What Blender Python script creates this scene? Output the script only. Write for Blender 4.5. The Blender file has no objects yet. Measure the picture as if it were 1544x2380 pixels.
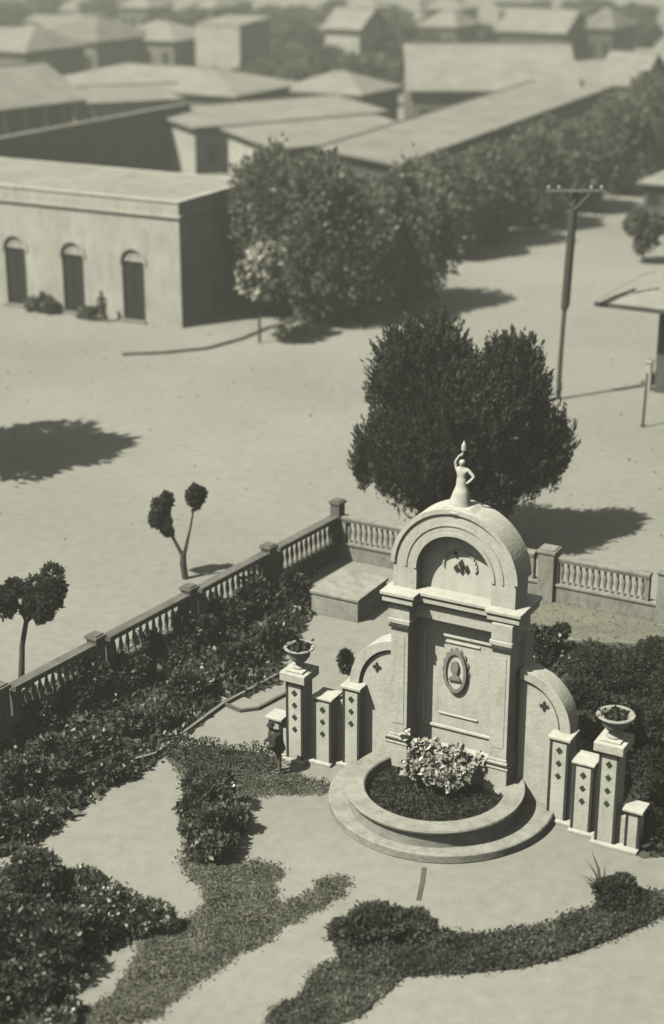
import bpy, math, random
import numpy as np
from mathutils import Vector, Matrix

# ---------------------------------------------------------------- camera
H = 24.5; TH = math.radians(20.5); FP = 3851.0      # church-tower viewpoint
scene = bpy.context.scene
col = scene.collection
cam_d = bpy.data.cameras.new("camera"); cam = bpy.data.objects.new("camera", cam_d); col.objects.link(cam)
cam.location = (0, 0, H); cam.rotation_euler = (math.pi/2-TH, 0, 0)
cam_d.sensor_fit = 'VERTICAL'; cam_d.sensor_height = 36; cam_d.lens = 58.25
cam_d.clip_end = 5000; cam_d.clip_start = 1
cam_d.dof.use_dof = True; cam_d.dof.focus_distance = 50; cam_d.dof.aperture_fstop = 0.21
scene.camera = cam
# ---------------------------------------------------------------- world, sun, exposure
SUN_AZ = Vector((-0.875, -0.484)); SUN_EL = math.radians(54)
w = bpy.data.worlds.new("World"); scene.world = w; w.use_nodes = True
nt = w.node_tree; nt.nodes.clear()
sky = nt.nodes.new('ShaderNodeTexSky'); sky.sky_type = 'NISHITA'; sky.sun_disc = False
sky.sun_elevation = SUN_EL; sky.sun_rotation = math.atan2(SUN_AZ.x, SUN_AZ.y)
sky.dust_density = 2.0
hs = nt.nodes.new('ShaderNodeHueSaturation'); hs.inputs['Saturation'].default_value = 0.12
tn = nt.nodes.new('ShaderNodeMix'); tn.data_type = 'RGBA'; tn.blend_type = 'MULTIPLY'; tn.inputs[0].default_value = 1
tn.inputs[7].default_value = (0.93, 1.0, 0.89, 1)
bg = nt.nodes.new('ShaderNodeBackground'); bg.inputs[1].default_value = 0.042
ow = nt.nodes.new('ShaderNodeOutputWorld')
nt.links.new(sky.outputs[0], hs.inputs['Color']); nt.links.new(hs.outputs[0], tn.inputs[6])
nt.links.new(tn.outputs[2], bg.inputs[0]); nt.links.new(bg.outputs[0], ow.inputs[0])
sd = bpy.data.lights.new("sun", 'SUN'); sd.energy = 5.0; sd.angle = math.radians(0.6); sd.color = (1.0, 0.98, 0.86)
so = bpy.data.objects.new("sun", sd); col.objects.link(so)
sv = Vector((SUN_AZ.x*math.cos(SUN_EL), SUN_AZ.y*math.cos(SUN_EL), math.sin(SUN_EL)))
so.rotation_euler = (-sv).to_track_quat('-Z', 'Y').to_euler(); so.location = (-40, -20, 80)
scene.view_settings.view_transform = 'Standard'; scene.view_settings.look = 'None'
scene.view_settings.exposure = 0.55; scene.view_settings.gamma = 1.0
scene.cycles.volume_bounces = 0
scene.cycles.max_bounces = 6; scene.cycles.diffuse_bounces = 0
R = random.Random(7); NR = np.random.default_rng(7)
rad = math.radians

# ---------------------------------------------------------------- helpers
def G(x, y, z=0.0):
    """surveyed position (photo reading at 1544 px width) -> point of the place at height z"""
    u = x-772; v = 1190-y
    d = (u, FP*math.cos(TH)+v*math.sin(TH), -FP*math.sin(TH)+v*math.cos(TH))
    t = (z-H)/d[2]
    return Vector((d[0]*t, d[1]*t, z))
def Pj(X, Y, Z):
    Z -= H; dp = Y*math.cos(TH)-Z*math.sin(TH); up = Y*math.sin(TH)+Z*math.cos(TH)
    return 772+FP*X/dp, 1190-FP*up/dp
def Zat(y, X, Y):
    lo, hi = -5, 45
    for _ in range(50):
        m = (lo+hi)/2
        if Pj(X, Y, m)[1] > y: lo = m
        else: hi = m
    return lo

def mat(name, c, rough=0.85, var=0.15, scale=3.0, c2=None, island=False, bump=0.0, spots=None, coord='Object'):
    m = bpy.data.materials.new(name); m.use_nodes = True; n = m.node_tree.nodes; l = m.node_tree.links
    b = n['Principled BSDF']; b.inputs['Roughness'].default_value = rough
    if 'Specular IOR Level' in b.inputs: b.inputs['Specular IOR Level'].default_value = 0.25
    cr = n.new('ShaderNodeValToRGB'); e = cr.color_ramp.elements
    if c2 is None: c2 = tuple(min(1, v*(1+var)) for v in c); c1 = tuple(v*(1-var) for v in c)
    else: c1 = c
    e[0].color = (*c1, 1); e[1].color = (*c2, 1)
    if island:
        g = n.new('ShaderNodeNewGeometry'); l.new(g.outputs['Random Per Island'], cr.inputs[0])
        e[0].position = 0.0; e[1].position = 1.0
        if spots:
            x = e.new(1-spots[0]-0.01); x.color = (*c2, 1); x = e.new(1-spots[0]); x.color = (*spots[1], 1); e[len(e)-1].color = (*spots[1], 1)
    else:
        tc = n.new('ShaderNodeTexCoord')
        no = n.new('ShaderNodeTexNoise'); no.inputs['Scale'].default_value = scale; no.inputs['Detail'].default_value = 8; no.inputs['Roughness'].default_value = 0.65
        l.new(tc.outputs[coord], no.inputs['Vector']); l.new(no.outputs[0], cr.inputs[0])
        e[0].position = 0.3; e[1].position = 0.7
        if bump:
            bp = n.new('ShaderNodeBump'); bp.inputs['Strength'].default_value = bump; bp.inputs['Distance'].default_value = 0.05
            n2 = n.new('ShaderNodeTexNoise'); n2.inputs['Scale'].default_value = scale*8; n2.inputs['Detail'].default_value = 6
            l.new(tc.outputs[coord], n2.inputs['Vector']); l.new(n2.outputs[0], bp.inputs['Height']); l.new(bp.outputs[0], b.inputs['Normal'])
    if island:
        tc = n.new('ShaderNodeTexCoord'); no = n.new('ShaderNodeTexNoise'); no.inputs['Scale'].default_value = 1.3; no.inputs['Detail'].default_value = 3
        mr = n.new('ShaderNodeMapRange'); mr.inputs['From Min'].default_value = .35; mr.inputs['From Max'].default_value = .68; mr.inputs['To Min'].default_value = .6; mr.inputs['To Max'].default_value = 1.6
        mx = n.new('ShaderNodeMix'); mx.data_type = 'RGBA'; mx.blend_type = 'MULTIPLY'; mx.inputs[0].default_value = 1
        l.new(tc.outputs['Object'], no.inputs['Vector']); l.new(no.outputs[0], mr.inputs[0]); l.new(mr.outputs[0], mx.inputs[7]); l.new(cr.outputs[0], mx.inputs[6]); l.new(mx.outputs[2], b.inputs['Base Color'])
    else: l.new(cr.outputs[0], b.inputs['Base Color'])
    return m

def tone(v, k=0): return (v*(1.0+k), v*0.98, v*0.86)
M = {}
M['stucco'] = mat('white_stucco', tone(.41), c2=tone(.54), scale=1.1, bump=.25)
M['stucco_far'] = mat('lime_wash', tone(.36), c2=tone(.50), scale=.5, bump=.1)
M['inlay'] = mat('dark_inlay', (.035, .04, .033), rough=.5)
M['ring'] = mat('dimmed_cement', tone(.24), c2=tone(.37), scale=1.6, bump=.35)  # cement colour darkened to hold down the sun's brightness on flat tops
M['balus_dark'] = mat('dark_cement', tone(.09), c2=tone(.17), scale=2.0, bump=.3)  # darker tone of the balustrade cement, for the left arm
M['niche'] = mat('pale_marble', tone(.50), c2=tone(.60), scale=2.5)
M['relief'] = mat('bronze_relief', tone(.16), c2=tone(.26), scale=9)
M['statue'] = mat('statue_plaster', tone(.40), c2=tone(.55), scale=5)
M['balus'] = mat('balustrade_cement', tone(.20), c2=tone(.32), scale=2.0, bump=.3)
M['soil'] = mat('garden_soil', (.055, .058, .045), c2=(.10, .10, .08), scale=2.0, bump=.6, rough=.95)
M['bark'] = mat('bark', (.05, .048, .038), c2=(.11, .105, .085), scale=6, bump=.6)
M['leaf_dark'] = mat('dark_leaves', (.024, .028, .022), c2=(.085, .09, .07), island=True, rough=.7)
M['leaf_shrub'] = mat('shrub_leaves', (.014, .017, .013), c2=(.05, .053, .042), island=True, rough=.55, spots=(.07, (.26, .265, .21)))
M['leaf_bloom'] = mat('speckled_leaves', (.03, .038, .028), c2=(.12, .13, .10), island=True, rough=.6, spots=(.2, (.28, .28, .22)))
M['leaf_mid'] = mat('grass_blades', (.09, .092, .075), c2=(.175, .175, .14), island=True, rough=.8)
M['leaf_light'] = mat('light_leaves', (.16, .165, .13), c2=(.38, .385, .31), island=True, rough=.7)
M['leaf_av'] = mat('avenue_leaves', (.09, .093, .075), c2=(.23, .23, .185), island=True, rough=.8)
M['leaf_pale'] = mat('pale_street_leaves', (.22, .22, .175), c2=(.52, .51, .42), island=True, rough=.7)
M['leaf_hedge'] = mat('hedge_leaves', (.045, .05, .04), c2=(.13, .135, .108), island=True, rough=.7)
M['leaf_far'] = mat('far_leaves', (.08, .083, .065), c2=(.19, .195, .155), island=True, rough=.8)
M['conifer'] = mat('conifer_sprays', (.02, .024, .019), c2=(.10, .105, .083), island=True, rough=.75)
M['petal'] = mat('white_petals', tone(.28), c2=tone(.6), island=True, rough=.6)
M['lawn'] = mat('lawn_turf', (.10, .10, .08), c2=(.165, .163, .13), scale=.9, rough=.95, bump=.5)
M['lawn_pale'] = mat('dry_turf', (.13, .13, .10), c2=(.20, .20, .155), scale=.7, rough=.95, bump=.5)
M['roof'] = mat('pale_roof_tile', tone(.20), c2=tone(.30), scale=.35, bump=.2)
M['roof_mid'] = mat('weathered_roof_tile', tone(.13), c2=tone(.21), scale=.4, bump=.2)
M['roof_deck'] = mat('lime_roof_deck', tone(.22), c2=tone(.30), scale=.3)
M['wall_grey'] = mat('grey_wall', tone(.14), c2=tone(.24), scale=.4)
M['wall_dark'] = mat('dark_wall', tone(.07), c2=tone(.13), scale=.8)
M['opening'] = mat('dark_opening', (.02, .022, .018), rough=.6)
M['shutter'] = mat('shutter_paint', tone(.05), c2=tone(.10), scale=4)
M['pole'] = mat('pole_timber', (.04, .042, .034), c2=(.08, .08, .065), scale=5)
M['cloth_dark'] = mat('dark_cloth', (.02, .02, .018), c2=(.05, .05, .04), scale=8)
M['trouser'] = mat('grey_trousers', (.09, .09, .075), c2=(.14, .14, .115), scale=8)
M['skin'] = mat('skin', (.3, .26, .2), scale=8)
M['clay'] = mat('urn_cement', tone(.28), c2=tone(.42), scale=4, bump=.3)

def translucent(m, f=.4):
    n = m.node_tree.nodes; l = m.node_tree.links; b = n['Principled BSDF']; src = b.inputs['Base Color'].links[0].from_socket
    t = n.new('ShaderNodeBsdfTranslucent'); l.new(src, t.inputs['Color']); mx = n.new('ShaderNodeMixShader'); mx.inputs[0].default_value = f
    l.new(b.outputs[0], mx.inputs[1]); l.new(t.outputs[0], mx.inputs[2]); l.new(mx.outputs[0], n['Material Output'].inputs['Surface'])
for k_ in ('leaf_av', 'leaf_far', 'conifer', 'leaf_mid', 'leaf_light', 'leaf_bloom', 'leaf_dark', 'leaf_hedge'): translucent(M[k_], .42)
class MB:
    def __init__(s): s.v = []; s.f = []
    def add(s, vs, fs, T=None):
        o = len(s.v)
        s.v += [tuple(T @ Vector(p)) if T else tuple(p) for p in vs]; s.f += [tuple(i+o for i in f) for f in fs]; return s
    def box(s, x0, x1, y0, y1, z0, z1, T=None):
        vs = [(x0,y0,z0),(x1,y0,z0),(x1,y1,z0),(x0,y1,z0),(x0,y0,z1),(x1,y0,z1),(x1,y1,z1),(x0,y1,z1)]
        return s.add(vs, [(0,3,2,1),(4,5,6,7),(0,1,5,4),(1,2,6,5),(2,3,7,6),(3,0,4,7)], T)
    def prism(s, poly, a0, a1, axis='z', T=None):
        n = len(poly)
        def mk(p, h): return (p[0], p[1], h) if axis == 'z' else (p[0], h, p[1])
        vs = [mk(p, a0) for p in poly]+[mk(p, a1) for p in poly]
        fs = [(i, (i+1) % n, n+(i+1) % n, n+i) for i in range(n)]+[tuple(range(n))[::-1], tuple(range(n, 2*n))]
        return s.add(vs, fs, T)
    def lathe(s, prof, cx=0, cy=0, n=24, T=None, z=0):
        vs = []; m = len(prof)
        for r, h in prof:
            for k in range(n):
                a = 2*math.pi*k/n; vs.append((cx+r*math.cos(a), cy+r*math.sin(a), z+h))
        fs = [(j*n+k, j*n+(k+1) % n, (j+1)*n+(k+1) % n, (j+1)*n+k) for j in range(m-1) for k in range(n)]
        fs += [tuple(range(n))[::-1], tuple((m-1)*n+k for k in range(n))]
        return s.add(vs, fs, T)
    def tube(s, pts, rs, n=8):
        pts = [Vector(p) for p in pts]; vs = []
        for i, p in enumerate(pts):
            d = (pts[min(i+1, len(pts)-1)]-pts[max(i-1, 0)]).normalized()
            u = d.orthogonal().normalized() if i == 0 else (u-d*u.dot(d)).normalized(); w_ = d.cross(u)
            for k in range(n):
                a = 2*math.pi*k/n; vs.append(p+(u*math.cos(a)+w_*math.sin(a))*rs[i])
        m = len(pts)
        fs = [(j*n+k, j*n+(k+1) % n, (j+1)*n+(k+1) % n, (j+1)*n+k) for j in range(m-1) for k in range(n)]
        fs += [tuple(range(n))[::-1], tuple((m-1)*n+k for k in range(n))]
        return s.add(vs, fs)
    def arch(s, cx, cz, r0x, r0z, r1x, r1z, y0, y1, a0=0, a1=180, n=28):
        """solid band between two (elliptic) arcs standing in the x-z plane"""
        vs = []; 
        for k in range(n+1):
            a = rad(a0+(a1-a0)*k/n); c, q = math.cos(a), math.sin(a)
            for (rx, rz) in ((r0x, r0z), (r1x, r1z)):
                for y in (y0, y1): vs.append((cx+rx*c, y, cz+rz*q))
        fs = []
        for k in range(n):
            b = 4*k; c = b+4
            fs += [(b, c, c+2, b+2), (b+1, b+3, c+3, c+1), (b+2, c+2, c+3, b+3), (b, b+1, c+1, c)]
        fs += [(0, 2, 3, 1), (4*n, 4*n+1, 4*n+3, 4*n+2)]
        return s.add(vs, fs)
    def build(s, name, m, parent=None, bevel=0.0, smooth=False, loc=None, rz=0):
        me = bpy.data.meshes.new(name); me.from_pydata(s.v, [], s.f); me.update()
        import bmesh
        b = bmesh.new(); b.from_mesh(me); bmesh.ops.recalc_face_normals(b, faces=b.faces); b.to_mesh(me); b.free()
        me.materials.append(m)
        if smooth:
            me.polygons.foreach_set('use_smooth', [True]*len(me.polygons))
            try: me.set_sharp_from_angle(angle=rad(40))
            except Exception: pass
        o = bpy.data.objects.new(name, me); col.objects.link(o)
        if parent: o.parent = parent
        if loc: o.location = loc
        o.rotation_euler.z = rz
        if bevel:
            bm_ = o.modifiers.new('bevel', 'BEVEL'); bm_.width = bevel; bm_.segments = 2; bm_.limit_method = 'ANGLE'
        return o

def tag(o, label=None, cat=None, group=None, kind=None):
    if label: o['label'] = label
    if cat: o['category'] = cat
    if group: o['group'] = group
    if kind: o['kind'] = kind
    return o
def empty(name, loc, rz=0, **k):
    o = bpy.data.objects.new(name, None); col.objects.link(o); o.location = loc; o.rotation_euler.z = rz
    return tag(o, **k)
def copy_tree(o, parent=None):
    kids = [c for c in o.children]
    c = o.copy(); col.objects.link(c); c.parent = parent
    for ch in kids: copy_tree(ch, c)
    return c

def leaf_mesh(name, pts, size, m, parent=None, up=0.0, axis=None, aspect=1.6, seed=0, loc=None):
    """one small bent quad per point; axis: preferred long direction per point"""
    rg = np.random.default_rng(seed); N = len(pts)
    if axis is None: axis = rg.normal(size=(N, 3))
    ax = axis + rg.normal(size=(N, 3))*0.35; ax[:, 2] += up
    ax /= np.linalg.norm(ax, axis=1)[:, None]+1e-9
    b = np.cross(ax, rg.normal(size=(N, 3))); b /= np.linalg.norm(b, axis=1)[:, None]+1e-9
    s = size*rg.uniform(.4, 1.75, size=(N, 1))**1.1
    ax = ax*s*aspect*.5; b = b*s*.5
    v = np.stack([pts-ax, pts+b*.9-ax*.1, pts+ax, pts-b*.9-ax*.1], axis=1).reshape(-1, 3).astype(np.float32)
    me = bpy.data.meshes.new(name)
    me.vertices.add(4*N); me.vertices.foreach_set('co', v.ravel())
    me.loops.add(4*N); me.loops.foreach_set('vertex_index', np.arange(4*N, dtype=np.int32))
    me.polygons.add(N); me.polygons.foreach_set('loop_start', np.arange(0, 4*N, 4, dtype=np.int32))
    me.polygons.foreach_set('loop_total', np.full(N, 4, dtype=np.int32))
    me.update(calc_edges=True); me.validate(); me.materials.append(m)
    o = bpy.data.objects.new(name, me); col.objects.link(o)
    if parent: o.parent = parent
    if loc: o.location = loc
    return o

def clump_points(n, c, r, seed, nblob=14, blob=0.42, floor=None):
    """points on clumps filling an ellipsoid of radii r at c; returns pts, outward axes"""
    rg = np.random.default_rng(seed); c = np.array(c); r = np.array(r)
    d = rg.normal(size=(nblob, 3)); d /= np.linalg.norm(d, axis=1)[:, None]
    bc = d*rg.uniform(.35, .78, size=(nblob, 1))
    br = rg.uniform(.6, 1.2, size=nblob)*blob
    k = rg.integers(0, nblob, size=n)
    q = rg.normal(size=(n, 3)); q /= np.linalg.norm(q, axis=1)[:, None]
    rr = rg.uniform(.55, 1.08, size=(n, 1))**.6; rr *= np.where(rg.uniform(size=(n, 1)) < .12, rg.uniform(1.05, 1.28, size=(n, 1)), 1)
    p = bc[k]+q*rr*br[k][:, None]
    P_ = c+p*r
    if floor is not None:
        keep = P_[:, 2] > floor; P_ = P_[keep]; q = q[keep]
    return P_, q

def in_poly(P_, poly):
    x, y = P_[:, 0], P_[:, 1]; ins = np.zeros(len(P_), bool); n = len(poly); j = n-1
    for i in range(n):
        xi, yi = poly[i]; xj, yj = poly[j]
        c = ((yi > y) != (yj > y)) & (x < (xj-xi)*(y-yi)/(yj-yi+1e-12)+xi); ins ^= c; j = i
    return ins
def smooth_poly(poly, it=2):
    for _ in range(it):
        q = []
        for i in range(len(poly)):
            a, b = poly[i], poly[(i+1) % len(poly)]
            q += [(a[0]*.75+b[0]*.25, a[1]*.75+b[1]*.25), (a[0]*.25+b[0]*.75, a[1]*.25+b[1]*.75)]
        poly = q
    return poly
def wobble(poly, amp, seed):
    r = random.Random(seed); out = []
    for i in range(len(poly)):
        a, b = poly[i], poly[(i+1) % len(poly)]
        L_ = math.hypot(b[0]-a[0], b[1]-a[1]); n = max(1, int(L_/.35))
        for k in range(n):
            t = k/n; out.append((a[0]+(b[0]-a[0])*t+r.uniform(-amp, amp), a[1]+(b[1]-a[1])*t+r.uniform(-amp, amp)))
    return out
def sheet(name, poly, z, m, kind='structure', **k):
    me = bpy.data.meshes.new(name); me.from_pydata([(p[0], p[1], z) for p in poly], [], [tuple(range(len(poly)))])
    me.update(); me.materials.append(m); o = bpy.data.objects.new(name, me); col.objects.link(o)
    if me.polygons[0].normal.z < 0: me.flip_normals()
    return tag(o, kind=kind, **k)
def dpoly(pts, z=0): return [(G(x, y, z).x, G(x, y, z).y) for x, y in pts]
def fill_leaves(name, poly, dens, size, hgt, m, seed, up=.8, aspect=2.0, label=None, cat=None, kind='stuff', bumpy=True):
    xs = [p[0] for p in poly]; ys = [p[1] for p in poly]
    area = (max(xs)-min(xs))*(max(ys)-min(ys)); n = int(area*dens); rg = np.random.default_rng(seed)
    p = np.stack([rg.uniform(min(xs), max(xs), n), rg.uniform(min(ys), max(ys), n), np.zeros(n)], 1)
    p = p[in_poly(p, poly)]; p[:, :2] += rg.normal(size=(len(p), 2))*.09
    hh = hgt*(.55+.45*np.sin(p[:, 0]*2.3+seed)*np.sin(p[:, 1]*1.9+seed*2)) if bumpy else np.full(len(p), hgt)
    p[:, 2] = rg.uniform(0.15, 1, len(p))*np.maximum(hh, .03)
    o = leaf_mesh(name, p, size, m, up=up, aspect=aspect, seed=seed)
    return tag(o, label=label, cat=cat, kind=kind)

def weather(m, amt=.35, zs=.35, sc=2.2):
    n = m.node_tree.nodes; l = m.node_tree.links; b = n['Principled BSDF']; src = b.inputs['Base Color'].links[0].from_socket
    tc = n.new('ShaderNodeTexCoord'); mp = n.new('ShaderNodeMapping'); mp.inputs['Scale'].default_value = (sc, sc, sc*zs)
    no = n.new('ShaderNodeTexNoise'); no.inputs['Scale'].default_value = 2.4; no.inputs['Detail'].default_value = 7; no.inputs['Roughness'].default_value = .7
    cr = n.new('ShaderNodeValToRGB'); e = cr.color_ramp.elements; e[0].position = .30; e[1].position = .52; e[0].color = (1-amt, 1-amt, 1-amt*1.05, 1); e[1].color = (1, 1, 1, 1)
    mx = n.new('ShaderNodeMix'); mx.data_type = 'RGBA'; mx.blend_type = 'MULTIPLY'; mx.inputs[0].default_value = 1
    l.new(tc.outputs['Object'], mp.inputs['Vector']); l.new(mp.outputs[0], no.inputs['Vector']); l.new(no.outputs[0], cr.inputs[0]); l.new(src, mx.inputs[6]); l.new(cr.outputs[0], mx.inputs[7]); l.new(mx.outputs[2], b.inputs['Base Color'])
weather(M['stucco'], .20, .22, 2.6); weather(M['stucco_far'], .25, .3, .8); weather(M['ring'], .3, 1, 1.5); weather(M['balus'], .4, .3, 2); weather(M['roof'], .25, 1, .35); weather(M['roof_deck'], .25, 1, .4); weather(M['niche'], .15, .25, 2.2)
# ---------------------------------------------------------------- ground
def ground_mat():
    m = bpy.data.materials.new('packed_earth'); m.use_nodes = True; n = m.node_tree.nodes; l = m.node_tree.links
    b = n['Principled BSDF']; b.inputs['Roughness'].default_value = .95; b.inputs['Specular IOR Level'].default_value = .1
    tc = n.new('ShaderNodeTexCoord')
    def noise(s, d=6):
        x = n.new('ShaderNodeTexNoise'); x.inputs['Scale'].default_value = s; x.inputs['Detail'].default_value = d; x.inputs['Roughness'].default_value = .6
        l.new(tc.outputs['Object'], x.inputs['Vector']); return x
    a = noise(.05, 5); c = noise(2.2, 9); d = noise(9, 4)
    r1 = n.new('ShaderNodeValToRGB'); r1.color_ramp.elements[0].color = (*tone(.235), 1); r1.color_ramp.elements[1].color = (*tone(.285), 1)
    r1.color_ramp.elements[0].position = .35; r1.color_ramp.elements[1].position = .62; l.new(a.outputs[0], r1.inputs[0])
    r2 = n.new('ShaderNodeValToRGB'); r2.color_ramp.elements[0].color = (.88, .88, .88, 1); r2.color_ramp.elements[1].color = (1.05, 1.05, 1.05, 1)
    r2.color_ramp.elements[0].position = .3; r2.color_ramp.elements[1].position = .65; l.new(c.outputs[0], r2.inputs[0])
    mx = n.new('ShaderNodeMix'); mx.data_type = 'RGBA'; mx.blend_type = 'MULTIPLY'; mx.inputs[0].default_value = 1
    l.new(r1.outputs[0], mx.inputs[6]); l.new(r2.outputs[0], mx.inputs[7])
    bp = n.new('ShaderNodeBump'); bp.inputs['Strength'].default_value = .35; bp.inputs['Distance'].default_value = .04
    l.new(d.outputs[0], bp.inputs['Height']); l.new(bp.outputs[0], b.inputs['Normal']); l.new(mx.outputs[2], b.inputs['Base Color'])
    return m
M['ground'] = ground_mat()
sheet('ground', [(-1500, -200), (1500, -200), (1500, 3000), (-1500, 3000)], 0, M['ground'])

# ---------------------------------------------------------------- monument
CX, CY = 3.15, 41.7; MA = rad(-28.5)
mon = empty('monument', (CX, CY, 0), MA, label='white masonry monument with arched top, oval portrait, round flower basin and stepped side pillars', cat='monument')
ST = M['stucco']
def disc(r, z0, z1, cx=0, cy=0, n=96):
    b = MB(); return b.lathe([(r-.03, z0), (r, z0+.03), (r, z1-.03), (r-.03, z1)], cx, cy, n)
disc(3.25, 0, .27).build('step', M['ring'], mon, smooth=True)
b = MB(); RC = (0, -.5)
prof = [(2.42, .27), (2.42, .70), (2.54, .74), (2.56, .80), (2.54, .85), (2.02, .85), (1.98, .81), (1.98, .35)]
n = 96; vs = []; fs = []
for r, z in prof:
    for k in range(n): a = 2*math.pi*k/n; vs.append((RC[0]+r*math.cos(a), RC[1]+r*math.sin(a), z))
for j in range(len(prof)-1):
    for k in range(n): fs.append((j*n+k, j*n+(k+1) % n, (j+1)*n+(k+1) % n, (j+1)*n+k))
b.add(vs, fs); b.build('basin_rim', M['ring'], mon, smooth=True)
disc(1.99, .3, .42, 0, -.5).build('basin_soil', M['soil'], mon)
BX = -.07
# main body: back wall, pilasters, entablature
b = MB(); b.box(BX-1.98, BX+1.98, 1.16, 1.75, 0, 5.1); b.build('back_wall', ST, mon, bevel=.02)
b = MB(); b.box(BX-1.3, BX+1.3, .62, 1.158, 0, 1.15); b.box(BX-1.3, BX+1.3, .56, 1.157, 1.15, 1.27); b.build('niche_plinth', ST, mon, bevel=.02)
# framed niche panel
b = MB()
for (x0, x1, z0, z1) in ((-1.12, 1.12, 1.75, 1.83), (-1.12, 1.12, 4.68, 4.76), (-1.12, -1.04, 1.83, 4.68), (1.04, 1.12, 1.83, 4.68)):
    b.box(BX+x0, BX+x1, 1.10, 1.16, z0, z1)
b.box(BX-.62, BX+.62, 1.115, 1.16, 2.2, 2.25); b.box(BX-.62, BX+.62, 1.115, 1.16, 4.5, 4.55)
b.build('niche_panel', M['niche'], mon, bevel=.01)
def blob(b, cx, cy, cz, rx, ry, rz, n=14):
    vs = []; 
    for j in range(1, n//2):
        t = math.pi*j/(n//2)
        for k in range(n): a = 2*math.pi*k/n; vs.append((cx+rx*math.sin(t)*math.cos(a), cy+ry*math.sin(t)*math.sin(a), cz+rz*math.cos(t)))
    q = n//2-1; vs += [(cx, cy, cz+rz), (cx, cy, cz-rz)]
    fs = [(j*n+k, j*n+(k+1) % n, (j+1)*n+(k+1) % n, (j+1)*n+k) for j in range(q-1) for k in range(n)]
    fs += [(q*n, (k+1) % n, k) for k in range(n)]+[(q*n+1, (q-1)*n+k, (q-1)*n+(k+1) % n) for k in range(n)]
    b.add(vs, fs)
# medallion
b = MB(); b.arch(BX-.1, 3.65, .27, .55, .36, .66, 1.04, 1.158, 0, 359.9, 40); md = b.build('medallion', M['relief'], mon, smooth=True)
b = MB()
b.prism([(BX-.1+(.40+.035*math.cos(rad(a*16)))*math.cos(rad(a)), 3.65+(.70+.035*math.cos(rad(a*16)))*math.sin(rad(a))) for a in range(0, 360, 4)], 1.12, 1.157, 'y')
b.build('scalloped_border', M['relief'], md); b = MB()
ell = [(BX-.1+.272*math.cos(rad(a)), 3.65+.552*math.sin(rad(a))) for a in range(0, 360, 12)]
b.prism(ell, 1.10, 1.158, 'y'); b.build('medallion_field', M['niche'], md)
b = MB()
head = [(-.02,.36),(.07,.33),(.12,.24),(.13,.12),(.10,.02),(.08,-.08),(.16,-.16),(.20,-.26),(-.20,-.28),(-.16,-.17),(-.06,-.10),(-.07,-.03),(-.12,-.02),(-.13,.03),(-.12,.06),(-.17,.11),(-.12,.17),(-.13,.27)]
b.prism([(BX-.1+x, 3.65+z) for x, z in head], 1.02, 1.102, 'y'); b.build('portrait_relief', M['relief'], md, bevel=.025)
for s in (-1, 1):
    xc = BX+s*1.56; hw = .27
    b = MB(); b.box(xc-hw, xc+hw, .42, 1.158, 1.62, 5.05)
    b.box(xc-hw+.10, xc+hw-.10, .405, .42, 1.95, 4.75)
    pl = b.build('pilaster', ST, mon, bevel=.015)
    b = MB(); b.box(xc-hw-.05, xc+hw+.05, .36, 1.159, 1.45, 1.53); b.box(xc-hw-.02, xc+hw+.02, .39, 1.159, 1.53, 1.62); b.build('pilaster_base', ST, pl, bevel=.02)
    b = MB(); b.box(xc-hw-.03, xc+hw+.03, .38, 1.159, 5.05, 5.12); b.box(xc-hw-.07, xc+hw+.07, .34, 1.159, 5.12, 5.26); b.build('capital', ST, pl, bevel=.02)
    b = MB(); b.box(xc-hw-.07, xc+hw+.07, .33, 1.159, .2, 1.33); b.box(xc-hw-.10, xc+hw+.10, .30, 1.159, 1.33, 1.403); b.build('pedestal', ST, pl, bevel=.02)
    b = MB(); b.box(xc-hw-.045, xc+hw+.045, .345, .40, 4.99, 5.048); b.build('dark_joint', M['inlay'], pl); b = MB(); b.box(xc-hw-.09, xc+hw+.09, .315, .40, 1.405, 1.452); b.build('dark_joint', M['inlay'], pl)  # dark joint strips under the capital and under the pilaster base
# entablature : frieze, breaking forward over pilasters
b = MB(); b.box(BX-1.86, BX+1.86, .80, 1.75, 5.26, 5.74)
for s in (-1, 1): b.box(BX+s*1.56-.31, BX+s*1.56+.31, .40, .80, 5.26, 5.74)
b.build('frieze', ST, mon, bevel=.012)
def rs_band(z0, z1, e, pr):
    b = MB(); b.box(BX-1.87-e, BX+1.87+e, .80-e, 1.78+e, z0, z1)
    b.box(BX-1.56-.31-e, BX-1.56+.31+e, .40-e, .80-e, z0, z1); b.box(BX+1.56-.31-e, BX+1.56+.31+e, .62-e, .80-e, z0, z1); return b
rs_band(5.74, 5.80, .12, 0).build('cornice_moulding', M['inlay'], mon)
rs_band(5.80, 5.94, .17, 0).build('cornice', ST, mon, bevel=.012)
rs_band(5.94, 6.01, .18, 0).build('cornice_moulding', M['inlay'], mon)
rs_band(6.01, 6.11, .22, 0).build('cornice_top', ST, mon, bevel=.012)
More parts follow.
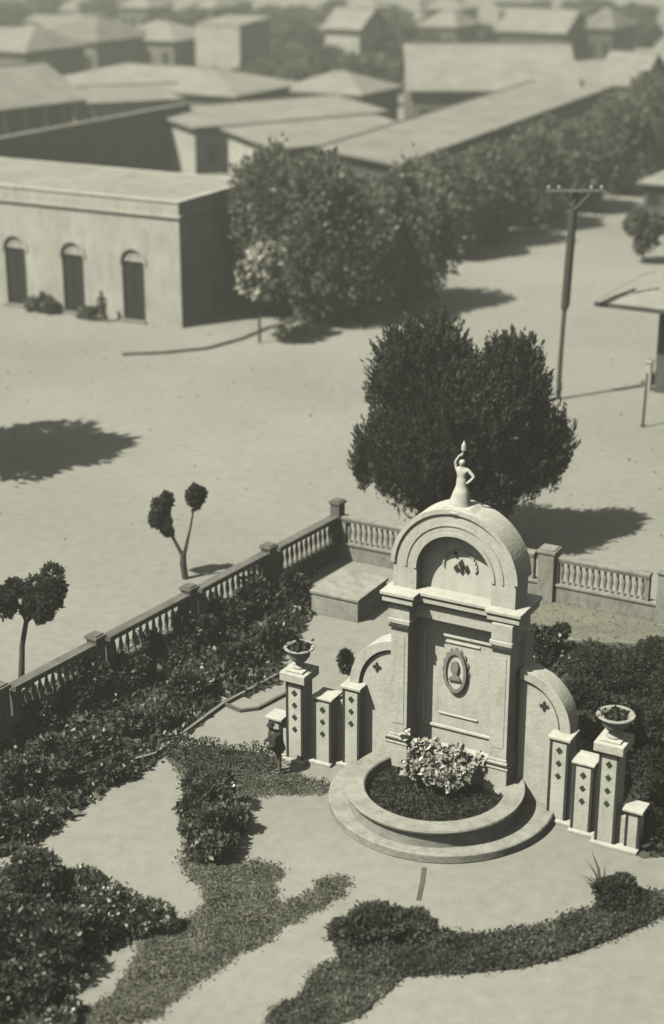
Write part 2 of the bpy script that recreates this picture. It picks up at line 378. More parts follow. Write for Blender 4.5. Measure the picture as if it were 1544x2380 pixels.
# arch pediment
AZ = 6.78; AR = 1.86; AI = 1.14; AX = BX-.07
b = MB(); b.arch(AX, AZ, AI, AI, AR, AR, .72, 1.6, 0, 180, 48)
b.box(AX-AR, AX-AI, .72, 1.6, 6.11, AZ); b.box(AX+AI, AX+AR, .72, 1.6, 6.11, AZ)
ar = b.build('arch_pediment', ST, mon, smooth=False)
b = MB(); b.arch(AX, AZ, AR-.06, AR-.06, AR+.07, AR+.07, .66, 1.66, 2, 178, 48); b.build('arch_hood', ST, ar)
b = MB(); b.arch(AX, AZ, AI+.30, AI+.30, AI+.36, AI+.36, .69, .725, 0, 180, 48); b.build('arch_fillet', ST, ar)
b = MB(); b.arch(AX, AZ, AI+.0, AI+.0, AI+.10, AI+.10, .68, .73, 0, 180, 48); b.build('arch_fillet', ST, ar)
semi = [(AX+(AI+.02)*math.cos(rad(a)), AZ+(AI+.02)*math.sin(rad(a))) for a in range(0, 181, 6)]+[(AX-AI-.02, 6.11), (AX+AI+.02, 6.11)]
b = MB(); b.prism(semi, 1.12, 1.5, 'y'); ty = b.build('tympanum', M['niche'], mon)
# emblem: small dark sprig in relief
b = MB()
for (x, z, r_) in ((.05, 6.98, 1.0), (.22, 6.86, .85), (-.1, 6.84, .8), (.06, 6.8, .8)):
    b.prism([(AX+x, z-.13*r_), (AX+x+.10*r_, z), (AX+x+.02, z+.16*r_), (AX+x-.09*r_, z+.01)], 1.06, 1.12, 'y')
b.prism([(AX-.18, 7.22), (AX-.08, 7.17), (AX-.06, 7.28), (AX-.15, 7.34)], 1.06, 1.12, 'y')
b.build('emblem', M['inlay'], ty, bevel=.01)
b = MB()
for sg in (-1, 1):
    b = MB()
    for k in range(7):
        a = rad(90-sg*(14+k*13)); cxx, czz = AX+.02+.50*math.cos(a), AZ+.10+.52*math.sin(a); q = a+sg*1.1
        b.prism([(cxx-.09*math.cos(q), czz-.09*math.sin(q)), (cxx+.035*math.sin(q), czz-.035*math.cos(q)), (cxx+.09*math.cos(q), czz+.09*math.sin(q)), (cxx-.035*math.sin(q), czz+.035*math.cos(q))], 1.07, 1.121, 'y')
    b.build('leaf_garland', M['stucco'], ty, bevel=.01)
# statue pedestal (accroterion) flaring into the arch top
b = MB(); b.prism([(AX-.78, 8.42), (AX-.55, 8.62), (AX-.36, 8.74), (AX+.36, 8.74), (AX+.55, 8.62), (AX+.78, 8.42), (AX+.4, 8.3), (AX-.4, 8.3)], .82, 1.5, 'y')
b.build('crest_block', ST, mon, bevel=.03)
# quarter-arch wings
for s in (-1, 1):
    y0, y1 = .95, 1.45; x0 = 1.90; rx, rz, z0 = 1.2, 1.33, 2.62
    n = 20; poly = [(s*x0, 0), (s*(x0+rx+.1), 0), (s*(x0+rx+.1), z0)]
    poly += [(s*(x0+(rx+.1)*math.cos(rad(a))), z0+(rz+.1)*math.sin(rad(a))) for a in range(5, 91, 5)]
    b = MB(); b.prism(poly, y0, y1, 'y'); wg = b.build('wing_wall', ST, mon)
    b = MB(); b.arch(s*x0, z0, rx-.02, rz-.02, rx+.05, rz+.05, y0-.02, y0+.01, 0 if s > 0 else 90, 90 if s > 0 else 180, 24)
    b.build('arc_inlay', M['inlay'], wg)
    b = MB(); b.arch(s*x0, z0, rx+.05, rz+.05, rx+.36, rz+.34, y0-.10, y1+.05, 0 if s > 0 else 90, 90 if s > 0 else 180, 24)
    b.build('wing_hood', ST, wg, bevel=.015)
    dx, dz = s*2.60+(.02 if s > 0 else 0), 3.30
    b = MB()
    for (ox, oz, r_) in ((0, 0, .13), (0, .11, .06), (0, -.11, .06), (.1, 0, .06), (-.1, 0, .06)):
        b.prism([(dx+ox-r_*.8, dz+oz), (dx+ox, dz+oz-r_), (dx+ox+r_*.8, dz+oz), (dx+ox, dz+oz+r_)], y0-.025, y0+.01, 'y')
    b.build('diamond_inlay', M['inlay'], wg)
# stepped pillars
def pillar(xc, y0, hw, dep, z1, nd, cap=.07, capw=.06, big=False, z0=.0):
    b = MB(); b.box(xc-hw, xc+hw, y0, y0+dep, z0, z1); p = b.build('side_pillar', ST, mon, bevel=.015)
    b = MB()
    if big:
        b.box(xc-hw-.03, xc+hw+.03, y0-.03, y0+dep+.03, z1+.02, z1+.09)
        b.box(xc-hw-capw, xc+hw+capw, y0-capw, y0+dep+capw, z1+.09, z1+.36)
        b.box(xc-hw-.02, xc+hw+.02, y0-.02, y0+dep+.02, z1+.36, z1+.42)
    else: b.box(xc-hw-capw, xc+hw+capw, y0-capw, y0+dep+capw, z1+.02, z1+.02+cap)
    b.build('pillar_cap', ST, p, bevel=.02)
    b = MB(); b.box(xc-hw-.02, xc+hw+.02, y0-.02, y0+dep-.02, z1-.03, z1+.02)
    for sx in (-1, 1): b.box(xc+sx*(hw-.02)-.038, xc+sx*(hw-.02)+.038, y0-.012, y0+.02, z0+.06, z1-.03)
    b.build('edge_inlay', M['inlay'], p)
    for k in range(nd):
        z = z1-.30-k*.40
        if z < .5: break
        r_ = .10 if k else .11
        b = MB(); b.prism([(xc-r_*.9, z), (xc, z-r_), (xc+r_*.9, z), (xc, z+r_)], y0-.018, y0+.01, 'y'); b.build('diamond_inlay', M['inlay'], p)
    return p
for s in (-1, 1):
    pillar(s*4.88, .05, .27, .62, 2.60 if s < 0 else 2.80, 4, big=True, capw=.15)
    pillar(s*4.08, .32, .275, .60, 2.12, 3, cap=.08)
    pillar(s*3.26, .58, .265, .62, 2.55, 3, cap=.10, capw=.07)
    pillar(s*5.62, .14, .19, .42, 1.18, 0, cap=.09, capw=.10)
    b = MB()
    b.box(min(s*4.35, s*4.61), max(s*4.35, s*4.61), .45, .85, 0, 2.05); b.box(min(s*3.52, s*3.81), max(s*3.52, s*3.81), .72, 1.12, 0, 2.05)
    b.box(min(s*5.15, s*5.43), max(s*5.15, s*5.43), .2, .5, 0, .95)
    b.build('link_wall', ST, mon, bevel=.01)
    b = MB(); b.box(min(s*4.5, s*5.85), max(s*4.5, s*5.85), -.07, .8, 0, .10); b.box(min(s*3.75, s*4.5), max(s*3.75, s*4.5), .2, 1.0, 0, .098); b.box(min(s*2.9, s*3.75), max(s*2.9, s*3.75), .45, 1.3, 0, .096)
    b.build('pillar_plinth', ST, mon, bevel=.02)
MT = Matrix.Translation((CX, CY, 0)) @ Matrix.Rotation(MA, 4, 'Z')
def mw(x, y, z): return MT @ Vector((x, y, z))
# urns
def urn(x, y, z, label, rx=1.0, plants=True):
    u = empty('garden_urn', mw(x, y, z), MA, label=label, cat='urn', group='urns on the outer pillars')
    b = MB(); b.lathe([(.17*rx, 0), (.18*rx, .04), (.10*rx, .09), (.09*rx, .15), (.20*rx, .24), (.29*rx, .38), (.31*rx, .52), (.37*rx, .60), (.42*rx, .64), (.41*rx, .67), (.33*rx, .66), (.28*rx, .56)], n=28)
    b.build('urn_body', M['clay'], u, smooth=True)
    p = np.random.default_rng(int(abs(x*100))).normal(size=(220, 3))*np.array([.16, .16, .06])+np.array([0, 0, .64]); leaf_mesh('planting', p, .10, M['leaf_shrub'], u, seed=3)
    return u
urn(-4.88, .36, 3.02, 'cement urn on the tall pillar left of the monument', 1.1)
urn(4.88, .36, 3.22, 'cement urn on the tall pillar right of the monument', 1.25)

# ---------------------------------------------------------------- figures (skin)
def figure(name, chains, m, parent=None, scale=1.0, sub=2, loc=(0, 0, 0), rz=0):
    """chains: list of lists of (x,y,z,rx,ry); first vertex of later chains refers to index in the flat list"""
    vs = []; es = []; rr = []
    for ch in chains:
        start = ch[0]; prev = None
        for i, q in enumerate(ch):
            if isinstance(q, int): prev = q; continue
            vs.append((q[0]*scale, q[1]*scale, q[2]*scale)); rr.append((q[3]*scale, q[4]*scale))
            if prev is not None: es.append((prev, len(vs)-1))
            prev = len(vs)-1
    me = bpy.data.meshes.new(name); me.from_pydata(vs, es, []); me.update(); me.materials.append(m)
    o = bpy.data.objects.new(name, me); col.objects.link(o); o.location = loc; o.rotation_euler.z = rz
    if parent: o.parent = parent
    sk = o.modifiers.new('skin', 'SKIN'); sk.use_smooth_shade = True
    if not me.skin_vertices: me.attributes.new('skin', 'FLOAT', 'POINT') if False else None
    if len(me.skin_vertices) == 0:
        bpy.context.view_layer.objects.active = o; bpy.ops.mesh.customdata_skin_add()
    d = me.skin_vertices[0].data
    for i, r_ in enumerate(rr): d[i].radius = r_; d[i].use_root = (i == 0)
    s_ = o.modifiers.new('sub', 'SUBSURF'); s_.levels = sub; s_.render_levels = sub
    return o
# statue: draped woman, right arm raised with a torch, left hand on the hip.
SP = mw(AX, 1.1, 0); SZ = 8.60
stt = empty('statue', mw(AX, 1.1, SZ), MA, label='small white statue of a robed figure raising one arm atop the arch', cat='statue')
body = [[(0, 0, .95, .15, .12), (0, 0, 1.12, .12, .10), (0, 0, 1.30, .15, .11), (0, 0, 1.43, .13, .09), (0, -.005, 1.52, .05, .05), (0, -.01, 1.60, .075, .085), (0, -.01, 1.70, .085, .10), (0, 0, 1.77, .05, .06)],
        [0, (0, 0, .70, .21, .18), (-.02, .01, .40, .26, .22), (-.05, .02, .12, .34, .28), (-.06, .02, .01, .38, .30)],
        [3, (-.15, 0, 1.45, .055, .055), (-.17, -.02, 1.66, .045, .045), (-.06, -.03, 1.90, .038, .038), (.02, -.03, 1.98, .03, .03)],
        [3, (.16, 0, 1.42, .055, .055), (.33, -.02, 1.22, .045, .045), (.20, -.08, 1.02, .038, .038), (.15, -.09, .98, .03, .03)]]
stt.scale = (1.12, 1.12, .82)
figure('robed_figure', body, M['statue'], stt, 1.0)
b = MB(); b.tube([(0, -.03, 1.90), (.04, -.03, 2.10)], [.022, .03]); b.lathe([(.03, 2.08), (.07, 2.13), (.06, 2.18), (.07, 2.25), (.035, 2.36), (.006, 2.44)], .045, -.03, 12); b.build('torch', M['statue'], stt, smooth=True)
b = MB(); b.lathe([(.44, 0), (.44, .06), (.40, .10)], -.03, .02, 20); b.build('statue_base', M['statue'], stt)

# ---------------------------------------------------------------- planting in the basin
def worldpoly_circle(cx, cy, r, n=40): return [(cx+r*math.cos(2*math.pi*k/n), cy+r*math.sin(2*math.pi*k/n)) for k in range(n)]
c0 = mw(0, -.5, 0)
rg = np.random.default_rng(5); n = 22000
a_ = rg.uniform(0, 2*np.pi, n); r_ = 1.93*np.sqrt(rg.uniform(0, 1, n)); p = np.stack([r_*np.cos(a_), -.5+r_*np.sin(a_), .40+rg.uniform(0, .24, n)*(1-.3*(r_/1.93)**3)], 1)
p = p[p[:, 1] < .45]
p = np.array([list(mw(*q)) for q in p])
tag(leaf_mesh('ground_cover', p, .055, M['leaf_dark'], up=.7, seed=4), kind='stuff', label='dark low plants filling the round monument bed', cat='ground cover')
def flower_plant(x, y, z, h, r_, seed, label):
    e = empty('flowering_plant', mw(x, y, z), 0, label=label, cat='flowers', group='white flowering plants in the monument bed')
    rg = np.random.default_rng(seed)
    # sword leaves
    b = MB()
    for k in range(16):
        a = rg.uniform(0, 2*math.pi); l_ = h*rg.uniform(.5, .85); o_ = rg.uniform(.25, .6)*r_*1.3
        p0 = Vector((0, 0, 0)); p1 = Vector((o_*math.cos(a)*.5, o_*math.sin(a)*.5, l_*.75)); p2 = Vector((o_*math.cos(a)*1.25, o_*math.sin(a)*1.25, l_))
        sd_ = Vector((-math.sin(a), math.cos(a), 0))*.035
        b.add([p0-sd_, p0+sd_, p1+sd_*1.2, p1-sd_*1.2, p2], [(0, 1, 2, 3), (3, 2, 4)])
    b.build('leaves', M['leaf_light'], e)
    heads = []
    for k in range(15):
        a = rg.uniform(0, 2*math.pi); rr_ = r_*math.sqrt(rg.uniform(0, 1)); hz = h*rg.uniform(.55, 1.05)
        c = np.array([rr_*math.cos(a), rr_*math.sin(a), hz]); q = rg.normal(size=(46, 3))*.055; heads.append(c+q)
    leaf_mesh('blossoms', np.concatenate(heads), .10, M['petal'], e, up=.1, aspect=1.3, seed=seed)
    return e
fp = [(-.75, .12, 1.05, 'tallest white flower clump at the foot of the left pilaster'), (-.25, .25, .95, 'white flower clump under the portrait, back of bed'), (.30, .22, .9, 'white flower clump right of the portrait at the back of the bed'),
      (-.45, -.40, .75, 'white flower clump at the left front edge of the flowers'), (.10, -.45, .7, 'white flower clump in the front middle of the round bed'), (.62, -.30, .68, 'white flower clump at the right front of the round bed'),
      (.85, .15, .8, 'white flower clump beside the right pilaster pedestal'), (-.05, -.05, .85, 'white flower clump at the centre of the flowers')]
for i, (x, y, h, lb) in enumerate(fp): flower_plant(x-.1, y-.12, .42, h*1.45, .36, 20+i, lb)

# ---------------------------------------------------------------- balustrades
BA = M['balus']
def bal_mesh(BA):
    b = MB(); b.lathe([(.075, 0), (.075, .05), (.045, .09), (.05, .2), (.085, .42), (.06, .62), (.04, .74), (.07, .80), (.07, .85)], n=10)
    o = b.build('baluster', BA, smooth=True); me = o.data; bpy.data.objects.remove(o); return me
def balustrade(P0, P1, posts, label, nb, postw=.42, zt=2.05, gap=.32, skip_first=False, bigpost=None, BA=None, BM=None):
    d = (P1-P0); L_ = d.length; a = math.atan2(d.y, d.x)
    e = empty('balustrade', P0, a, label=label, cat='balustrade', group='plaza balustrades')
    b = MB(); b.box(0, L_, -.14, .14, 0, .62); b.box(0, L_, -.19, .19, .62, .72); b.build('base_wall', BA, e, bevel=.015)
    for i, s in enumerate(posts):
        if i == 0 and skip_first: continue
        hw = postw/2*(1.0 if bigpost is None or i != bigpost[0] else bigpost[1]); z = zt+(.35 if i == 0 else 0)
        b = MB(); b.box(s-hw, s+hw, -hw, hw, 0, z-.16); b.box(s-hw-.05, s+hw+.05, -hw-.05, hw+.05, z-.16, z-.05); b.box(s-hw+.02, s+hw-.02, -hw+.02, hw-.02, z-.05, z)
        b.build('post', BA, e, bevel=.015)
    for i in range(len(posts)-1):
        s0, s1 = posts[i]+postw/2+.05, posts[i+1]-postw/2-gap
        b = MB(); b.box(s0, s1, -.16, .16, 1.57, 1.66); b.box(s0-.02, s1+.02, -.19, .19, 1.66, 1.78); b.build('hand_rail', BA, e, bevel=.02)
        b = MB(); b.box(s1-.16, s1-.002, -.13, .13, .72, 1.57); b.build('end_block', BA, e)
        b = MB(); b.box(s0+.002, s0+.16, -.13, .13, .72, 1.57); b.build('end_block', BA, e)
        for k in range(nb):
            o = bpy.data.objects.new('baluster', BM); col.objects.link(o); o.parent = e
            o.location = (s0+.16+(s1-s0-.32)*(k+.5)/nb, 0, .72)
    return e
# left arm: post tops surveyed at height ~2.05
tops = [(785, 1180), (620, 1262), (432, 1357), (222, 1472), (8, 1592)]
tp = [G(x, y, 2.05) for x, y in tops]
C0 = Vector((tp[0].x, tp[0].y, 0)); dirv = (tp[3]-tp[0]); dirv.z = 0; dirv.normalize()
posts = [(p-tp[0]).dot(dirv) for p in tp]; posts = [0]+posts[1:]
step_ = posts[-1]-posts[-2]; posts += [posts[-1]+step_]
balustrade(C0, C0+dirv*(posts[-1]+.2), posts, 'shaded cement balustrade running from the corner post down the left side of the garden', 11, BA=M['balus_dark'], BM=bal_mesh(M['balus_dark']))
q0 = G(797, 1200, 1.78); q1 = G(1540, 1340, 1.78); dr = (q1-q0); dr.z = 0; dr.normalize()
pr = (G(1284, 1266, 2.05)-C0).dot(dr)
rp = [0, pr*.5, pr, pr*1.5, pr*2]
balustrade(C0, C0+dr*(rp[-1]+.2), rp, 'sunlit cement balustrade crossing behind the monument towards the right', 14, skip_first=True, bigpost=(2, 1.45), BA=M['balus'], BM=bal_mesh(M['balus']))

# ---------------------------------------------------------------- trees
def tree(name, base, h, r, seed, m, label, cat='tree', group=None, n=6000, leaf=.28, crown0=.18, trunk_r=.16, nblob=16, lean=0, up=.2, squash=1.0, axisout=True):
    e = empty(name, base, 0, label=label, cat=cat, group=group)
    rg = random.Random(seed); zc = h*(1+crown0)/2; rz = h*(1-crown0)/2
    b = MB(); b.tube([(0, 0, -.1), (rg.uniform(-.1, .1), 0, zc*.5), (lean, rg.uniform(-.2, .2), zc), (lean, 0, zc+rz*.5)], [trunk_r*1.25, trunk_r, trunk_r*.7, trunk_r*.25])
    for k in range(7):
        a = rg.uniform(0, 6.28); z0 = rg.uniform(.5, 1.0)*zc
        b.tube([(lean*.5, 0, z0), (lean+r*.35*math.cos(a), r*.35*math.sin(a), z0+rz*.3), (lean+r*.75*math.cos(a), r*.75*math.sin(a), z0+rz*.6)], [trunk_r*.5, trunk_r*.32, trunk_r*.1], 6)
    b.build('trunk', M['bark'], e, smooth=True)
    p, q = clump_points(n, (lean, 0, zc), (r, r*squash, rz), seed, nblob, floor=.15)
    leaf_mesh('crown', p, leaf, m, e, up=up, axis=q if axisout else None, seed=seed)
    return e
def ptree(x, yb, yt, hw, seed, m, label, **k):
    b = G(x, yb); h = Zat(yt, b.x, b.y); dp = b.y*math.cos(TH)+H*math.sin(TH); r = hw*dp/FP
    return tree(k.pop('name', 'tree'), b, max(h, .6), r, seed, m, label, **k)

# avenue
AG = 'tall trees of the avenue behind the plaza'
side = ['beside the shaded end wall of the white building', 'second from the building', 'behind the small pale street tree', 'with its shadow reaching onto the bright plaza', 'behind the point of sunlit ground',
        'in the middle of the avenue', 'above the leaning plank pile', 'behind the top of the telegraph pole', 'right of the telegraph pole crossarm', 'at the right end of the avenue']
av = [(640, 732, 335, 105), (750, 750, 365, 108), (850, 744, 415, 105), (940, 712, 385, 118), (1035, 596, 372, 95), (1135, 565, 330, 92), (1235, 525, 296, 90), (1335, 486, 262, 90), (1430, 448, 226, 88), (1530, 410, 178, 88)]
for i, (x, yb, yt, hw) in enumerate(av):
    ptree(x, yb, yt, hw, 100+i, M['leaf_av'], 'dense dark avenue tree '+side[i], group=AG, name='avenue_tree', n=17000, leaf=.20, crown0=.0, nblob=60)
av2 = [(590, 640, 360, 60, 'behind the far corner of the white building'), (700, 640, 355, 80, 'rising behind the first two trees'), (820, 640, 430, 80, 'low behind the third tree'), (1000, 560, 385, 75, 'filling the gap behind the point of light ground'),
       (1190, 515, 312, 75, 'in the back row left of the pole'), (1290, 480, 278, 75, 'in the back row behind the pole'), (1400, 435, 240, 75, 'in the back row right of the pole'), (1500, 375, 168, 70, 'in the back row by the far gable'), (780, 700, 440, 80, 'between the third tree and the flower bed')]
for i, (x, yb, yt, hw, lb) in enumerate(av2):
    ptree(x, yb, yt, hw, 130+i, M['leaf_av'], 'grey green avenue tree '+lb, group=AG, name='avenue_tree', n=12000, leaf=.24, crown0=.0, nblob=30)
# small pale street tree
ptree(604, 797, 555, 62, 161, M['leaf_pale'], 'small pale leaved street tree with a thin trunk before the avenue', name='street_tree', n=3600, leaf=.20, crown0=.42, trunk_r=.07, nblob=16)
# trees behind the building, left
wa, wb = G(-140, 349, 5.6), G(441, 241, 5.6); dW = wb-wa; dW.z = 0
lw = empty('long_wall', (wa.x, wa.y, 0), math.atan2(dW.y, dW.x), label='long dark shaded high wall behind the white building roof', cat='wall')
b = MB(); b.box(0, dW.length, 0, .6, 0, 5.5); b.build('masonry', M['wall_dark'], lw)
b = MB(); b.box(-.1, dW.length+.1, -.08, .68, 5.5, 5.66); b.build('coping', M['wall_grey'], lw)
b = MB()
for k in range(9): b.box(3+k*dW.length/9, 3.7+k*dW.length/9, -.22, 0, 0, 5.3)
b.build('buttress', M['wall_dark'], lw)
# big conifer with two tops
cb = G(1092, 1266); con = empty('conifer', cb, 0, label='large dark double topped conifer standing behind the monument', cat='tree')
b = MB(); b.tube([(0, 0, -.1), (0, 0, 2), (-.5, 0, 5), (-1.0, 0, 7.5)], [.45, .38, .22, .06]); b.tube([(0, 0, 1.5), (.8, 0, 4), (1.4, 0, 6.8)], [.3, .2, .05]); b.build('trunk', M['bark'], con, smooth=True)
def W(x, y, Y): # pixel on the vertical plane y=Y  -> (X,Z) relative to conifer base
    g = G(x, y, 0); t = Y/g.y; return (g.x*t, H*(1-t))
pts = []; axs = []; rgc = np.random.default_rng(99)
lobes = [(1000, 905, 102, 150, 1.0, 0), (1022, 830, 56, 78, .8, .2), (1108, 920, 55, 80, .8, .3), (960, 900, 100, 130, .9, .6), (1182, 905, 76, 110, 1.0, 0), (1195, 930, 80, 130, .9, .5), (895, 1045, 62, 78, .8, -.4), (846, 1065, 26, 62, .8, -.3), (1235, 1050, 70, 80, .8, -.2), (1213, 850, 36, 62, .8, .1), (1155, 850, 28, 55, .8, .1), (1022, 790, 32, 42, .8, .1), (930, 840, 34, 70, .8, .2), (980, 1060, 120, 115, 1.0, -.8), (1150, 1080, 120, 100, 1.0, -.5), (1080, 980, 130, 130, 1.0, -1.0), (1010, 1130, 70, 62, .8, -1.2), (1292, 1035, 34, 78, .7, 0)]
for (lx, ly, lw, lh, yy, dy) in lobes:
    Yc = cb.y+dy; X, Z = W(lx, ly, Yc); s_ = (Yc*math.cos(TH)+(H-Z)*math.sin(TH))/FP
    rx, rz_ = lw*s_, lh*s_/.94; N = int(1100*lw*lh/1e4*12)
    # feathery upright sprays: clusters along short upward strokes
    ns = N//26; d = rgc.normal(size=(ns, 3)); d /= np.linalg.norm(d, axis=1)[:, None]
    rr = rgc.uniform(.4, 1.12, size=(ns, 1))**.55
    c = np.array([X-cb.x, dy, Z])+d*rr*np.array([rx, rx*yy, rz_])
    up_ = d*np.array([.7, .7, .25])+np.array([0, 0, .9]); up_ /= np.linalg.norm(up_, axis=1)[:, None]
    L_ = rgc.uniform(.5, 1.35, size=ns)
    for k in range(26):
        t = rgc.uniform(-.5, .5, size=ns); wd = .19*(.55-t)
        pts.append(c+up_*(t*L_)[:, None]+rgc.normal(size=(ns, 3))*wd[:, None]*.75); axs.append(up_)
P_ = np.concatenate(pts); X_ = np.concatenate(axs); k_ = P_[:, 2] > .1
leaf_mesh('crown', P_[k_], .07, M['conifer'], con, axis=X_[k_], aspect=2.2, seed=12)

# tall tree out of frame whose shadow lies on the plaza
tree('tall_tree', (-20.2, 70.6, 0), 12.4, 4.0, 55, M['leaf_dark'], 'tall tree beside the plaza, past the left edge of the picture', n=7000, leaf=.4, crown0=.42, trunk_r=.25, nblob=22)

# pollarded trees by the left balustrade
def pollard(x, yb, lumps, forks, seed, label):
    base = G(x, yb); e = empty('pollarded_tree', base, 0, label=label, cat='tree', group='pollarded trees outside the balustrade')
    def w(px, py): X, Z = W(px, py, base.y); return Vector((X-base.x, 0, Z))
    b = MB()
    for pts, rs in forks: b.tube([w(*q) for q in pts], rs)
    b.build('trunk', M['bark'], e, smooth=True)
    P_, Q_ = [], []
    for i, (lx, ly, lw, lh) in enumerate(lumps):
        c = w(lx, ly); s_ = 1/62.0
        p, q = clump_points(int(1500+lw*lh*1.8), (c.x, c.y, c.z), (lw*s_, lw*s_*.9, lh*s_), seed+i, 10, .5); P_.append(p); Q_.append(q)
    leaf_mesh('crown', np.concatenate(P_), .085, M['leaf_dark'], e, axis=np.concatenate(Q_), seed=seed)
    return e
pollard(52, 1575, [(22, 1380, 42, 40), (118, 1368, 44, 44), (75, 1405, 30, 30), (100, 1425, 22, 28)], [([(50, 1580), (52, 1500), (62, 1440)], [.11, .09, .08]), ([(62, 1445), (40, 1400), (25, 1380)], [.07, .05, .03]), ([(62, 1445), (90, 1420), (120, 1370)], [.07, .05, .03])], 300,
        'clipped tree with a thick leafy Y crown at the left edge')
pollard(430, 1345, [(375, 1185, 30, 42), (390, 1225, 18, 28), (455, 1158, 23, 32)], [([(432, 1350), (426, 1310), (426, 1285)], [.12, .13, .11]), ([(424, 1290), (400, 1245), (378, 1190)], [.08, .06, .03]), ([(428, 1290), (442, 1230), (454, 1165)], [.08, .045, .03])], 320,
        'clipped tree forking into two separate leafy tufts')
# ---------------------------------------------------------------- white building, left
bp0 = G(424, 763); BAng = rad(-27.7)
bld = empty('white_building', bp0, BAng, label='long white flat roofed building with tall dark arched doors on the plaza', cat='building'); bld.scale.z = .94
SW = M['stucco_far']; BL = 22.5; BD = 9.2
b = MB()
doors = [-3.4, -7.85, -12.25, -16.65]; dw = .80
xs = sorted([-BL, 0]+[d-dw for d in doors]+[d+dw for d in doors])
for i in range(0, len(xs)-1, 2): b.box(xs[i], xs[i+1], 0, .45, 0, 6.9)
for d in doors: b.box(d-dw, d+dw, 0, .45, 4.75, 6.9)
b.box(-.45, 0, .45, BD, 0, 6.9); b.box(-BL, -BL+.45, .45, BD, 0, 6.9); b.box(-BL, 0, BD, BD+.45, 0, 6.9)
b.build('wall', SW, bld)
b = MB(); b.box(-BL, .06, -.05, BD+.5, 6.9, 7.0); b.box(-BL, .14, -.13, BD+.6, 7.0, 7.18); b.build('cornice', SW, bld, bevel=.02)
b = MB(); b.box(-BL, .0, .0, .28, 7.18, 7.95); b.box(-.28, 0, .28, BD+.4, 7.18, 7.95); b.box(-BL, -.28, BD+.1, BD+.4, 7.18, 7.95); b.box(-BL, .06, -.06, .34, 7.95, 8.05); b.box(-.34, .06, .34, BD+.4, 7.95, 8.049); b.build('parapet', SW, bld, bevel=.02)
b = MB(); b.add([(-BL, .3, 7.3), (-.3, .3, 7.3), (-.3, BD+.1, 7.9), (-BL, BD+.1, 7.9), (-BL, .3, 7.1), (-.3, .3, 7.1), (-.3, BD+.1, 7.1), (-BL, BD+.1, 7.1)], [(0, 1, 2, 3), (4, 7, 6, 5), (0, 4, 5, 1), (1, 5, 6, 2), (2, 6, 7, 3), (3, 7, 4, 0)]); b.build('roof', M['roof_deck'], bld)
for d in doors:
    b = MB(); b.box(d-dw, d+dw, .16, .24, 0, 3.75); b.box(d-.02, d+.02, .13, .16, .1, 3.7); b.box(d-dw+.12, d-.12, .14, .16, .3, 1.6); b.box(d+.12, d+dw-.12, .14, .16, .3, 1.6)
    b.box(d-dw+.12, d-.12, .14, .16, 1.85, 3.5); b.box(d+.12, d+dw-.12, .14, .16, 1.85, 3.5)
    do = b.build('door', M['opening'], bld)
    poly = [(d+dw*math.cos(rad(a)), 3.93+dw*math.sin(rad(a))) for a in range(0, 181, 12)]
    b = MB(); b.prism([(d-dw, 4.8), (d-dw, 3.93)][:0]+poly, .10, .2, 'y'); b.build('fanlight', SW, do)
    # spandrel fill around the round head
    sp = [(d+dw, 3.93), (d+dw, 4.76), (d-dw, 4.76), (d-dw, 3.93)]+[(d-(dw-.01)*math.cos(rad(a)), 3.93+(dw-.01)*math.sin(rad(a))) for a in range(0, 181, 12)]
    b = MB()
    arc = [(d-dw*math.cos(rad(a)), 3.93+dw*math.sin(rad(a))) for a in range(0, 181, 12)]
    for i in range(len(arc)-1): b.prism([arc[i], arc[i+1], (arc[i+1][0], 4.76), (arc[i][0], 4.76)], .002, .4, 'y')
    b.build('door_head', SW, do)
    b = MB(); b.arch(d, 3.93, dw+.02, dw+.02, dw+.22, dw+.22, -.07, .0, 0, 180, 20); b.box(d-dw-.22, d-dw-.02, -.06, 0, 3.75, 3.93); b.box(d+dw+.02, d+dw+.22, -.06, 0, 3.75, 3.93)
    b.arch(d, 3.93, dw*.45, dw*.45, dw*.55, dw*.55, .07, .101, 0, 180, 16)
    for a in (45, 90, 135): b.tube([(d+dw*.5*math.cos(rad(a)), .09, 3.93+dw*.5*math.sin(rad(a))), (d+dw*math.cos(rad(a)), .09, 3.93+dw*math.sin(rad(a)))], [.025, .025], 6)
    b.build('arch_moulding', SW, do)
    b = MB(); b.box(d-dw-.15, d+dw+.15, -.35, .15, 0, .12); b.build('door_step', M['wall_grey'], do)
BT = Matrix.Translation(bp0) @ Matrix.Rotation(BAng, 4, 'Z')
# person by the door
pe = BT @ Vector((-5.15, -.9, 0))
per = tag(figure('person', [[(0, 0, .95, .15, .12), (0, 0, 1.12, .13, .10), (0, -.01, 1.30, .17, .12), (0, -.01, 1.40, .13, .09), (0, -.02, 1.48, .05, .05), (0, -.03, 1.55, .07, .08), (0, -.03, 1.64, .075, .09), (0, -.02, 1.70, .04, .05)],
                  [0, (-.09, 0, .88, .10, .10), (-.10, 0, .48, .07, .07), (-.10, .02, .08, .045, .045), (-.10, -.12, .04, .045, .035)],
                  [0, (.09, 0, .88, .10, .10), (.11, .05, .48, .07, .07), (.12, .10, .08, .045, .045), (.12, -.04, .04, .045, .035)],
                  [3, (-.20, 0, 1.38, .055, .055), (-.25, .01, 1.10, .045, .045), (-.23, -.10, .86, .035, .035), (-.22, -.13, .78, .04, .025)],
                  [3, (.20, 0, 1.38, .055, .055), (.24, .03, 1.10, .045, .045), (.24, -.06, .86, .035, .035), (.23, -.08, .78, .04, .025)]],
                  M['cloth_dark'], None, 1.0, 2, pe, BAng+.4), 'person in dark clothes standing between two tall doors of the white building', 'person')
